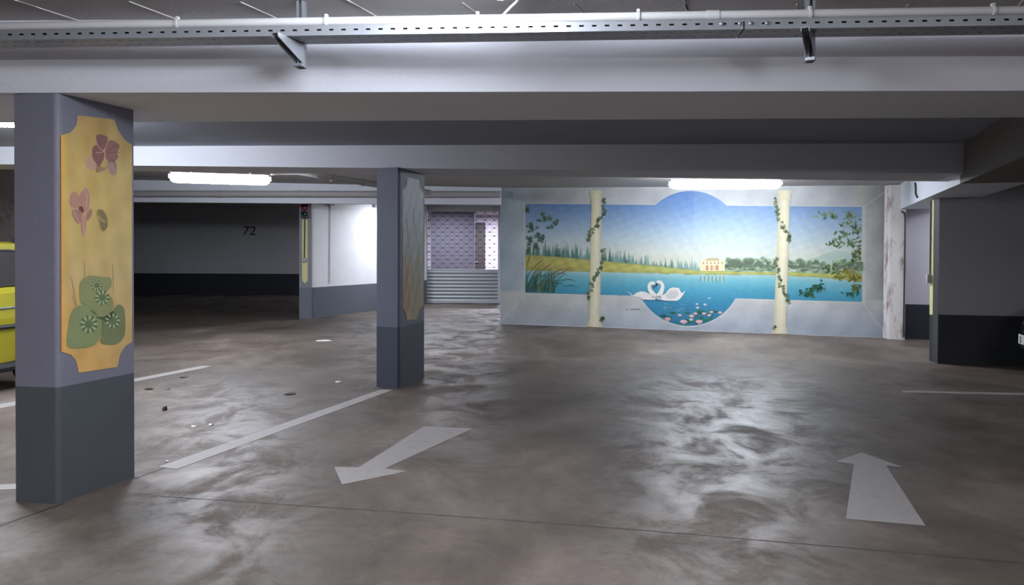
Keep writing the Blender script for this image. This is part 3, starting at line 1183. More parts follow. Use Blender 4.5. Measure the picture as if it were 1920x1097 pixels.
# stained pillar beside the mural
ta = at_z(1667, 637)
tb = at_z(1697, 638.5)
st = MB()
back = -PM.n * 0.05
st.prism([ta, tb, tb + (mwr - PM.n * 0.1 - mwr) + Vector((0, 0.12, 0)), ta + Vector((0, 0.22, 0))], 0, 2.565)
so = st.build('pillar', M['stained'], bevel=0.01)
tag(so, 'narrow white pillar with brown damp stains, right of the mural', 'pillar', kind='thing')

# post with the signal
pq0 = at_z(561, 598)
pq1 = at_z(583, 598)
ps = MB()
ps.prism([pq0, pq1, pq1 + Vector((0.0, 0.08, 0)), pq0 + Vector((0.0, 0.08, 0))], 0, zfar(pq0.x) - 0.01)
po2 = ps.build('pillar', two_tone('post_paint', (134, 134, 142), (106, 112, 122), 0.66))
tag(po2, 'slim grey wall-end post carrying the signal light, left of the bright white wall', 'pillar', kind='thing')
PS = Plane(pq0, pq1)


def wall_box(mb, pl, x0, y0, x1, y1, dep, m=0, off=0.0):
    a, b, c, d = (pl.at(x, y, off) for x, y in ((x0, y1), (x1, y1), (x1, y0), (x0, y0)))
    mb.extrude_poly([a, b, c, d], pl.n * dep, m)


# signal light
sg = thing('signal_light', PS.at(573, 412).to_tuple(), 'small black two-lamp traffic signal with red lens on the grey post', 'traffic light')
mb = MB()
wall_box(mb, PS, 566, 384, 581, 409, 0.12)
mb.build('housing', M['black'], sg, bevel=0.015)
for yy, mt_, nm in ((390.5, 'redlens', 'red_lens'), (402, 'greenlens', 'green_lens')):
    mb = MB()
    c = PS.at(573.5, yy, 0.12)
    rr = 0.055
    mb.tube([c - PS.n * 0.005, c + PS.n * 0.006, c + PS.n * 0.02], [rr, rr, rr * 0.5], 20)
    mb.build(nm, M[mt_], sg, smooth=True)
    mb = MB()
    n = 14
    for k in range(n):
        a0, a1 = PI * k / n, PI * (k + 1) / n
        def pt(a, r_, dd):
            return c + PS.t * (math.cos(a) * r_) + Vector((0, 0, math.sin(a) * r_)) + PS.n * dd
        for (ra_, rb_) in ((0.062, 0.062), (0.067, 0.067)):
            mb.face([pt(a0, ra_, 0), pt(a1, ra_, 0), pt(a1, ra_, 0.09), pt(a0, ra_, 0.09)])
        mb.face([pt(a0, 0.062, 0.09), pt(a1, 0.062, 0.09), pt(a1, 0.067, 0.09), pt(a0, 0.067, 0.09)])
    mb.build('visor', M['black'], sg)
# yellow marker plate under it, with its switch rod
mb = MB()
pts = [PS.at(x, y, 0.002) for x, y in ((566.5, 412), (577, 412), (577, 526), (574, 529), (572, 532), (570, 529), (566.5, 526))]
mb.extrude_poly(pts, PS.n * 0.006)
tag(mb.build('marker_plate', M['yellow']), 'pale yellow pointed strip on the grey post below the signal', 'marker')
ct = thing('conduit_switch', PS.at(572, 488).to_tuple(), 'thin dark conduit running down to a small switch box on the yellow strip', 'switch')
mb = MB()
mb.tube([PS.at(572, 410, 0.022), PS.at(571.6, 450, 0.022), PS.at(571, 485, 0.022)], 0.012, 8)
mb.build('conduit', M['dark'], ct)
mb = MB()
wall_box(mb, PS, 567, 484, 576, 491.5, 0.06, off=0.008)
mb.build('switch_box', M['pipe'], ct, bevel=0.005)

# wires and boxes on the bright wall
cw = thing('wall_conduit', PI_.at(618, 384).to_tuple(), 'thin conduit with junction box running down the bright white wall', 'conduit')
mb = MB()
mb.tube([PI_.at(618, 386, 0.012), PI_.at(617.5, 450, 0.012), PI_.at(617, 531, 0.012)], 0.010, 8)
mb.tube([PI_.at(585, 380.5, 0.02), PI_.at(618, 384, 0.02)], 0.014, 8)
mb.build('conduit', M['pvc'], cw)
mb = MB()
wall_box(mb, PI_, 613, 380, 622, 386, 0.07)
mb.build('junction_box', M['pipe'], cw, bevel=0.005)
mb = MB()
wall_box(mb, PI_, 698, 381, 705, 388, 0.08)
tag(mb.build('junction_box', M['pipe'], bevel=0.005), 'small grey box high on the bright wall beside the slim pillar', 'box')


# ------------------------------------------------------------------ the roller gate
GD = 21.4
gt = thing('roller_gate', (at_d(868, 568, GD).x, GD, 0), 'aluminium roller gate with open diamond grille above closed slats, left of the mural', 'gate')


def G(x, y, dd=0.0):
    p = at_d(x, y, GD)
    return Vector((p.x, GD + dd, p.z))


mb = MB()
rows = int((507 - 397) / 7.35)
nodes = []
for r_ in range(rows + 1):
    y = 398.5 + r_ * 7.35
    off = 0 if r_ % 2 else 8.8
    nodes.append([(795 + off + k * 17.6, y) for k in range(9)])
GX0, GX1 = 801, 935


def gclip(a, b):
    (x0, y0), (x1, y1) = a, b
    if x0 > x1:
        x0, y0, x1, y1 = x1, y1, x0, y0
    if x1 < GX0 or x0 > GX1:
        return None
    if x0 < GX0:
        y0 += (y1 - y0) * (GX0 - x0) / (x1 - x0)
        x0 = GX0
    if x1 > GX1:
        y1 = y0 + (y1 - y0) * (GX1 - x0) / (x1 - x0)
        x1 = GX1
    return (x0, y0), (x1, y1)


def rod(a, b, r):
    q = gclip(a, b)
    if q and abs(q[0][0] - q[1][0]) + abs(q[0][1] - q[1][1]) > 0.5:
        mb.tube([G(*q[0]), G(*q[1])], r, 6)


for r_, rowp in enumerate(nodes):
    rod((GX0, rowp[0][1]), (GX1, rowp[0][1]), 0.0042)
    if r_ + 1 < len(nodes):
        for (x, y) in rowp:
            for (x2, y2) in nodes[r_ + 1]:
                if abs(abs(x - x2) - 8.8) < 0.2:
                    rod((x, y), (x2, y2), 0.0042)
mb.build('grille', M['rod'], gt)
mb = MB()
for rowp in nodes:
    for (x, y) in rowp:
        if GX0 + 1 < x < GX1 - 1:
            c = G(x, y)
            mb.tube([c + Vector((0, -0.022, 0)), c + Vector((0, 0.022, 0))], 0.019, 8)
mb.build('grille_joint', M['rod'], gt)['kind'] = 'stuff'
mb = MB()
zt, zb = G(868, 507).z, G(868, 567).z
ns = 9
xg0, xg1 = G(GX0, 500).x, G(GX1, 500).x
prof = []
for i in range(ns * 8 + 1):
    t = i / (ns * 8)
    prof.append((zt + (zb - zt) * t, -0.030 * abs(math.sin(PI * t * ns))))
for (za, ya), (zc, yc) in zip(prof, prof[1:]):
    mb.face([(xg0, GD + ya, za), (xg1, GD + ya, za), (xg1, GD + yc, zc), (xg0, GD + yc, zc)])
mb.face([(xg0, GD + 0.02, zt), (xg1, GD + 0.02, zt), (xg1, GD + 0.02, zb), (xg0, GD + 0.02, zb)])
mb.build('slat_panel', M['gsteel'], gt)
mb = MB()
mb.box(((xg0 + xg1) / 2, GD, zt + 0.01), (1, 0, 0), (xg1 - xg0, 0.05, 0.04))
mb.box(((xg0 + xg1) / 2, GD, zb + 0.01), (1, 0, 0), (xg1 - xg0, 0.05, 0.05))
mb.build('rail', M['gframe'], gt)
for x in (799, 936):
    mb = MB()
    p_ = G(x, 500)
    zt2 = G(x, 395).z
    mb.box((p_.x, GD, zt2 / 2), (1, 0, 0), (0.07, 0.12, zt2))
    mb.build('guide_rail', M['gframe'], gt)
mb = MB()
z0_, z1_ = G(868, 397).z, G(868, 380).z
mb.box(((xg0 + xg1) / 2, GD - 0.05, (z0_ + z1_) / 2), (1, 0, 0), (xg1 - xg0 + 0.3, 0.3, z1_ - z0_))
mb.build('roller_box', M['gframe'], gt, bevel=0.01)


# ------------------------------------------------------------------ lamps
def batten(a, b, label, rz_mat='tube', hgt=0.13, wid=0.18, group='ceiling batten lamps', to_ceiling=None):
    a, b = Vector(a), Vector(b)
    t = (b - a).normalized()
    L = (b - a).length
    mid = (a + b) / 2
    o = thing('ceiling_lamp', mid.to_tuple(), label, 'lamp', group)
    s = Vector((0, 0, 1)).cross(t).normalized()
    mb_ = MB()
    mb_.box(mid + Vector((0, 0, hgt * 0.42)), t, (L, wid * 0.8, hgt * 0.3))
    mb_.build('housing', M['lampwhite'], o)
    prof = [(-0.5, 0.25), (-0.5, -0.05), (-0.42, -0.32), (-0.25, -0.48), (0, -0.54), (0.25, -0.48), (0.42, -0.32), (0.5, -0.05), (0.5, 0.25)]
    secs = []
    for k, sc in ((0, 0.55), (0.03, 0.92), (0.07, 1.0), (0.93, 1.0), (0.97, 0.92), (1, 0.55)):
        secs.append([a + t * (L * k) + s * (p_ * wid * sc) + Vector((0, 0, q_ * hgt * (sc if q_ < 0 else 1))) for p_, q_ in prof])
    mb_ = MB()
    loft(mb_, secs)
    mb_.build('diffuser', M[rz_mat], o, smooth=True)
    for e, sg_ in ((a, -1), (b, 1)):
        mb_ = MB()
        mb_.box(e + t * sg_ * 0.012 + Vector((0, 0, hgt * 0.2)), t, (0.03, wid * 0.6, hgt * 0.5))
        mb_.build('end_cap', M['lampwhite'], o)
    if to_ceiling:
        for k in (0.2, 0.8):
            p_ = a + t * L * k
            zc = to_ceiling(p_.x) if callable(to_ceiling) else to_ceiling
            z0 = p_.z + hgt * 0.5
            if zc > z0:
                mb_ = MB()
                mb_.box((p_.x, p_.y, (z0 + zc) / 2), t, (0.03, 0.03, zc - z0))
                mb_.build('bracket', M['lampwhite'], o)
    return o


LD = 12.0
la, lb_ = at_d(1256, 346, LD), at_d(1458, 345.5, LD)
batten((la.x, LD, la.z), (lb_.x, LD - 0.1, la.z), 'lit white batten lamp hanging above the lake mural', to_ceiling=zfar)
la, lb_ = at_d(320, 333, 10.9), at_d(505, 334, 11.3)
batten((la.x, 10.9, la.z), (lb_.x, 11.3, la.z), 'lit white batten lamp above the dark bay wall, left of the slim pillar', to_ceiling=zfar)
la = at_d(-120, 238, 6.9)
batten((-4.95, 6.0, 2.475), (-3.45, 6.15, 2.475), 'lit white batten lamp partly hidden behind the wide flower pillar', to_ceiling=CE_M)
fl_ = at_d(949, -6, 3.55)
lt_a = Vector((fl_.x, 3.55, 2.645))
batten(lt_a - LANE * 1.55, lt_a, 'lit white batten lamp cut by the top edge, above the cable tray', rz_mat='tube_near', to_ceiling=CE_F)
cb_ = MB()
c0 = lt_a + Vector((0.05, 0.0, 0.02))
c3 = at_d(940, 32, 3.82)
cb_.tube([c0 * (1 - t) ** 3 + (c0 + Vector((0.03, 0.2, -0.02))) * 3 * t * (1 - t) ** 2 + (c3 + Vector((0.09, -0.02, 0.1))) * 3 * t * t * (1 - t) + c3 * t ** 3 for t in [k / 10 for k in range(11)]], 0.007, 8)
tag(cb_.build('lamp_cable', M['pvc'], smooth=True), 'white cable looping from the top lamp down to the conduit', 'cable')


# ------------------------------------------------------------------ cable tray, conduit, hangers
TZ = 2.50
ta_, tb_ = at_z(0, 75, TZ), at_z(1920, 47, TZ)
TD = (tb_ - ta_).normalized()
TS = Vector((-TD.y, TD.x, 0))
TW, TH = 0.16, 0.048
s_at = lambda px: (lambda p: (p - ta_).dot(TD))(at_z(px, 75 + (47 - 75) * px / 1920, TZ))


def tray(s0, s1, label):
    o = thing('cable_tray', (ta_ + TD * (s0 + s1) / 2).to_tuple(), label, 'cable tray', 'perforated cable tray sections')
    m_ = MB()
    pitch, sl, sh = 0.0605, 0.022, 0.009

    def panel(fn, H, rows_, th):
        """sheet pierced by rows of slots: fn(s, h, depth)"""
        n = int((s1 - s0) / pitch)
        pt_ = (s1 - s0) / n
        hs = [0]
        for c_ in rows_:
            hs += [c_ - sh / 2, c_ + sh / 2]
        hs.append(H)
        for i in range(n):
            a0 = s0 + i * pt_
            xs = [a0, a0 + (pt_ - sl) / 2, a0 + (pt_ + sl) / 2, a0 + pt_]
            for u in range(3):
                for v in range(len(hs) - 1):
                    if u == 1 and v % 2 == 1:
                        continue
                    for dd in (0, th):
                        m_.face([fn(xs[u], hs[v], dd), fn(xs[u + 1], hs[v], dd), fn(xs[u + 1], hs[v + 1], dd), fn(xs[u], hs[v + 1], dd)])
        return n
    B = lambda s, w_, z: ta_ + TD * s + TS * w_ + Vector((0, 0, z))
    panel(lambda s, h, d: B(s, d, h), TH, [TH * 0.55], 0.0015)
    panel(lambda s, h, d: B(s, h, d), TW, [0.045, 0.115], 0.0015)
    panel(lambda s, h, d: B(s, TW - d, h), TH, [TH * 0.55], 0.0015)
    for w_ in (0.0, TW - 0.012):
        a, b = B(s0, w_, TH), B(s1, w_, TH)
        m_.box((a + b) / 2 + TS * 0.006, TD, (s1 - s0, 0.012, 0.003))
    m_.build('channel', M['steel'], o, fixn=False)
    for w_, r__ in ((0.018, 0.013), (0.046, 0.013), (0.076, 0.015), (0.105, 0.012), (0.034, 0.011)):
        m_ = MB()
        zz = 0.004 + r__ + (0.022 if r__ == 0.011 else 0)
        m_.tube([B(s0, w_, zz), B(s1, w_, zz)], r__, 10)
        m_.build('tray_cable', M['dark'], o, smooth=True)
    return o, B


sj = s_at(1395)
t1, B1 = tray(s_at(-500), sj - 0.003, 'long perforated steel cable tray under the ceiling, left of the splice')
t2, B2 = tray(sj + 0.003, s_at(2400), 'perforated steel cable tray at upper right, right of the splice')
for par, offs in ((t1, (-0.105, -0.02)), (t2, (0.03, 0.105))):
    for of in offs:
        mb = MB()
        c = B1(sj + of, -0.001, TH * 0.55)
        mb.tube([c, c - TS * 0.006, c - TS * 0.009], [0.010, 0.010, 0.006], 10)
        mb.build('bolt', M['steel'], par, smooth=True)

cdt = thing('conduit_pipe', (ta_ + TD * 2.6 + Vector((0, 0, TH))).to_tuple(), 'long white plastic conduit lying along the top of the cable tray', 'conduit')
pl0, pl1 = s_at(-500), s_at(2400)
PR = 0.021
cpt = lambda s, dz=0.0: ta_ + TD * s + TS * 0.018 + Vector((0, 0, TH + 0.003 + PR + dz))
mb = MB()
mb.tube([cpt(pl0), cpt(pl1)], PR, 20)
mb.build('pipe', M['pvc'], cdt, smooth=True)
mb = MB()
mb.tube([cpt(s_at(1326)), cpt(s_at(1349))], PR + 0.003, 20)
mb.build('coupling', M['pvc'], cdt, smooth=True)
for px in (330, 610, 895, 1197, 1520, 1865):
    mb = MB()
    s = s_at(px)
    mb.tube([cpt(s - 0.006), cpt(s + 0.006)], PR + 0.005, 20)
    mb.box(cpt(s) + Vector((0, 0, PR + 0.006)), TD, (0.014, 0.02, 0.016))
    mb.build('pipe_clip', M['pvc'], cdt, smooth=True)


def hanger(px, label, tip, ztop=CE_F):
    s = s_at(px)
    base = ta_ + TD * s + TS * (TW + 0.03)
    o = thing('tray_hanger', (base.x, base.y, TZ - 0.13), label, 'bracket', 'steel hangers of the cable tray')
    mb = MB()
    z0, z1 = TZ - 0.118, ztop
    wv, dv = 0.042, 0.036
    mid = (z0 + z1) / 2
    mb.box((base.x, base.y, mid), (0, 0, 1), (z1 - z0, 0.004, wv), up=TD)
    for sg_ in (-1, 1):
        c = base + TD * sg_ * (wv / 2 - 0.002) - TS * dv / 2
        mb.box((c.x, c.y, mid), (0, 0, 1), (z1 - z0, dv, 0.004), up=TD)
        c = base + TD * sg_ * (wv / 2 - 0.008) - TS * dv
        mb.box((c.x, c.y, mid), (0, 0, 1), (z1 - z0, 0.003, 0.012), up=TD)
    mb.build('strut', M['steel'], o)
    mb = MB()
    root = base - TS * dv
    t_ = tip(base)
    dirv = Vector((t_.x - root.x, t_.y - root.y, 0))
    side = Vector((-dirv.y, dirv.x, 0)).normalized()
    for k in (-1, 1):
        of = side * (0.018 * k)
        tri = [root + of + Vector((0, 0, TZ - 0.004 - root.z)), root + dirv + of + Vector((0, 0, TZ - 0.004 - root.z)), root + dirv + of + Vector((0, 0, TZ - 0.022 - root.z)), root + of + Vector((0, 0, TZ - 0.105 - root.z))]
        mb.extrude_poly(tri, side * 0.003)
    c = root + dirv / 2
    mb.box((c.x, c.y, TZ - 0.004), dirv, (dirv.length, 0.04, 0.003))
    mb.build('arm', M['steel'], o)
    mb = MB()
    c = root + dirv * 0.06
    mb.box((c.x, c.y, TZ - 0.110), dirv, (0.03, 0.045, 0.014))
    mb.build('clamp', M['steel'], o)
    return o


hanger(543, 'steel tray hanger with sloping arm below the tray, upper left', lambda b: b - TS * 0.26 - TD * 0.05)
hanger(1540, 'steel tray hanger with short arm below the tray, upper right', lambda b: b - TS * 0.22 - TD * 0.085)

# ------------------------------------------------------------------ pipes at the back left
bp = thing('ceiling_pipe', at_d(480, 363, 14.95).to_tuple(), 'thick pale pipe running below the white beam above the dark bay', 'pipe')
mb = MB()
y_ = 15.02
pA, pB = at_d(150, 363, y_), at_d(938, 364.5, y_)
mb.tube([pA, pB], 0.062, 16)
mb.build('pipe', M['pipe'], bp, smooth=True)
for px in (285, 412, 560, 702, 830):
    mb = MB()
    c = pA + (pB - pA) * ((px - 150) / 788)
    mb.tube([c - Vector((0.012, 0, 0)), c + Vector((0.012, 0, 0))], 0.072, 16)
    mb.box(c + Vector((0, 0.09, 0.03)), (0, 1, 0), (0.16, 0.025, 0.025))
    mb.build('pipe_clamp', M['pipe'], bp, smooth=True)
cp = thing('curved_pipe', at_d(600, 333, 11.8).to_tuple(), 'grey pipe curving from the left lamp back behind the slim pillar', 'pipe')
mb = MB()
ctl = [at_d(508, 327, 11.4), at_d(560, 326.5, 11.3), at_d(600, 330, 11.25), at_d(640, 335.5, 11.5), at_d(680, 342, 12.0), at_d(740, 352, 12.8), at_d(806, 361, 13.7)]
sm_ = []
for i in range(len(ctl) - 1):
    p0_, p1_, p2_, p3_ = ctl[max(0, i - 1)], ctl[i], ctl[i + 1], ctl[min(len(ctl) - 1, i + 2)]
    for k in range(5):
        t = k / 5
        sm_.append(0.5 * ((2 * p1_) + (p2_ - p0_) * t + (2 * p0_ - 5 * p1_ + 4 * p2_ - p3_) * t * t + (3 * p1_ - p0_ - 3 * p2_ + p3_) * t ** 3))
sm_.append(ctl[-1])
mb.tube(sm_, [0.012] * 5 + [0.014 + 0.006 * k for k in range(6)] + [0.047] * (len(sm_) - 11), 14)
mb.build('pipe', M['pipe'], cp, smooth=True)
for k in (13, 20):
    mb = MB()
    d_ = (sm_[k + 1] - sm_[k]).normalized()
    mb.tube([sm_[k] - d_ * 0.03, sm_[k] + d_ * 0.03], 0.058, 14)
    mb.build('pipe_clamp', M['pipe'], cp, smooth=True)

# bay number on the wall
PW = Plane((-14, 25.0), (-4, 25.0))


def text(body, size, mm, loc, rot, name):
    c = bpy.data.curves.new(name, 'FONT')
    c.body = body
    c.size = size
    c.extrude = 0.002
    c.offset = 0.004
    c.shear = 0.12
    c.space_character = 1.1
    c.align_x = 'CENTER'
    o = bpy.data.objects.new(name, c)
    COL.objects.link(o)
    o.location = loc
    o.rotation_euler = rot
    c.materials.append(mm)
    return o


nl = PW.at(467, 440.5, 0.004)
nf = text('72', 0.40, M['num'], nl, (PI / 2, 0, 0), 'bay_number')
S.view_layers[0].update()
nm_ = bpy.data.meshes.new_from_object(nf.evaluated_get(bpy.context.evaluated_depsgraph_get()))
no = bpy.data.objects.new('bay_number', nm_)
COL.objects.link(no)
no.matrix_world = nf.matrix_world.copy()
bpy.data.objects.remove(nf)
no.name = 'bay_number'
tag(no, 'dark number 72 painted on the grey bay wall', 'number')

# ------------------------------------------------------------------ right side: cable on stained pillar, wall-end strip
PT = Plane(ta, tb)
mb = MB()
pts = [PT.at(x, y, 0.02) for x, y in ((1690, 396), (1696, 401), (1697, 412), (1696, 500), (1695, 560), (1694, 632))]
mb.tube(pts, 0.012, 8)
tag(mb.build('pillar_cable', M['dark'], smooth=True), 'dark cable running down the edge of the stained pillar', 'cable')
PB = Plane(p0, p1)
mb = MB()
pts = [PB.at(x, y, 0.015) for x, y in ((1718, 343), (1719, 352), (1719, 364), (1722, 370))]
mb.tube(pts, 0.012, 8)
tag(mb.build('beam_cable', M['dark'], smooth=True), 'short dark cable down the pale lane beam near the stained pillar', 'cable')
PE = Plane(e0, e0 + bk)
mb = MB()
a = [e0 + bk * 0.97, e0 + bk * 0.62]
n_ = PE.n
mb.extrude_poly([Vector((a[0].x, a[0].y, 0.62)) + n_ * 0.001, Vector((a[1].x, a[1].y, 0.62)) + n_ * 0.001, Vector((a[1].x, a[1].y, 2.14)) + n_ * 0.001, Vector((a[0].x, a[0].y, 2.14)) + n_ * 0.001], n_ * 0.005)
tag(mb.build('marker_plate', M['yellow']), 'narrow pale yellow strip on the end of the right wall', 'marker')
mb = MB()
a = [e0 + bk * 0.60, e0 + bk * 0.02]
mb.extrude_poly([Vector((a[0].x, a[0].y, 0.0)) + n_ * 0.001, Vector((a[1].x, a[1].y, 0.0)) + n_ * 0.001, Vector((a[1].x, a[1].y, 2.15)) + n_ * 0.001, Vector((a[0].x, a[0].y, 2.15)) + n_ * 0.001], n_ * 0.004)
tag(mb.build('corner_guard', M['wend']), 'dull grey metal edge guard on the end of the right wall', 'guard')
ws = thing('conduit_switch', (e0 + bk * 0.8 + Vector((0, 0, 1.1))).to_tuple(), 'small grey switch box with thin conduit on the end of the right wall', 'switch')
mb = MB()
c = e0 + bk * 0.85
mb.box((c.x + n_.x * 0.035, c.y + n_.y * 0.035, 1.10), bk, (0.07, 0.055, 0.12))
mb.build('switch_box', M['pipe'], ws, bevel=0.006)
mb = MB()
mb.tube([Vector((c.x, c.y, 1.15)) + n_ * 0.018, Vector((c.x, c.y, 2.14)) + n_ * 0.018], 0.009, 8)
mb.build('conduit', M['dark'], ws)

# ------------------------------------------------------------------ floor markings
def marking(name, pix, label, cat, group=None):
    m_ = MB()
    pts = [at_z(*p) for p in pix]
    m_.extrude_poly([p + Vector((0, 0, 0.0006)) for p in pts], Vector((0, 0, 0.0018)))
    o_ = m_.build(name, M['line'])
    return tag(o_, label, cat, group)


marking('floor_arrow', [(627, 876), (672, 877), (795, 800), (887, 804), (721, 879), (763, 884), (641, 909)], 'faded white floor arrow pointing toward the lower left, near the white line', 'arrow', 'direction arrows painted on the floor')
marking('floor_arrow', [(1615, 849), (1692, 876), (1661, 873), (1735, 986), (1586, 973), (1601, 870), (1567, 866)], 'faded white floor arrow pointing away toward the mural, right foreground', 'arrow', 'direction arrows painted on the floor')
marking('floor_line', [(296, 876), (332, 880), (738, 731), (713, 731)], 'long pale painted line from the wide pillar to the slim pillar', 'line', 'painted bay lines')
marking('floor_line', [(-40, 766), (-40, 774), (397, 687.5), (380, 686)], 'thin white bay line on the floor behind the wide flower pillar', 'line', 'painted bay lines')
marking('floor_line', [(-60, 911), (-60, 921), (60, 917), (60, 907)], 'short white bay line left of the wide pillar base', 'line', 'painted bay lines')
marking('floor_line', [(1690, 733), (1690, 736), (2000, 743), (2000, 739)], 'faint pale bay line in front of the dark right wall', 'line', 'painted bay lines')

# ------------------------------------------------------------------ litter
def scrap(name, px, py, w_, d_, mm, label, cat, lift=0.012, seed=0, group=None):
    r_ = random.Random(seed)
    c = at_z(px, py)
    m_ = MB()
    n = 9
    top = []
    for k in range(n):
        a = 2 * PI * k / n
        rr = 0.7 + 0.3 * r_.random()
        top.append(Vector((c.x + w_ / 2 * rr * math.cos(a), c.y + d_ / 2 * rr * math.sin(a), 0.002 + lift * (0.5 + 0.5 * math.cos(a * 2 + seed)) * r_.uniform(0.6, 1))))
    ctr = Vector((c.x, c.y, 0.004))
    for k in range(n):
        m_.face([ctr, top[k], top[(k + 1) % n]])
        m_.face([ctr - Vector((0, 0, 0.002)), top[(k + 1) % n] - Vector((0, 0, 0.002)), top[k] - Vector((0, 0, 0.002))])
        m_.face([top[k], top[k] - Vector((0, 0, 0.002)), top[(k + 1) % n] - Vector((0, 0, 0.002)), top[(k + 1) % n]])
    return tag(m_.build(name, mm, fixn=False), label, cat, group)


LT = 'scraps and leaves lying on the floor'
scrap('dry_leaf', 309, 770, 0.05, 0.05, M['leafb'], 'brown curled leaf standing up on the floor right of the wide pillar', 'leaf', 0.05, 1, LT)
scrap('dry_leaf', 279, 730, 0.11, 0.10, M['leafb'], 'dark flat leaf beside the wide pillar, nearest the bay line', 'leaf', 0.012, 2, LT)
scrap('dry_leaf', 545, 739, 0.14, 0.12, M['leafb'], 'dark flat scrap on the floor left of the slim pillar', 'leaf', 0.012, 3, LT)
scrap('dry_leaf', 345, 708, 0.11, 0.10, M['leafb'], 'small dark leaf close to the thin white bay line', 'leaf', 0.01, 4, LT)
scrap('dry_leaf', 315, 731, 0.04, 0.04, M['leafb'], 'tiny dark crumb beside the dark flat leaf', 'leaf', 0.02, 5, LT)
scrap('paper_scrap', 364, 800, 0.055, 0.05, M['paper'], 'white paper scrap, left one of the close pair', 'scrap', 0.012, 6, LT)
scrap('paper_scrap', 396, 797, 0.055, 0.05, M['paper'], 'white paper scrap, right one of the close pair', 'scrap', 0.012, 7, LT)
scrap('paper_scrap', 635, 716.5, 0.09, 0.10, M['paper'], 'flat white scrap on the floor left of the slim pillar', 'scrap', 0.006, 8, LT)
scrap('paper_scrap', 313, 866, 0.03, 0.03, M['paper'], 'tiny white scrap at the near end of the long pale line', 'scrap', 0.01, 9, LT)
scrap('paper_scrap', 606, 639, 0.30, 0.22, M['paper'], 'flat pale scrap on the far floor before the bright wall', 'scrap', 0.004, 10, LT)


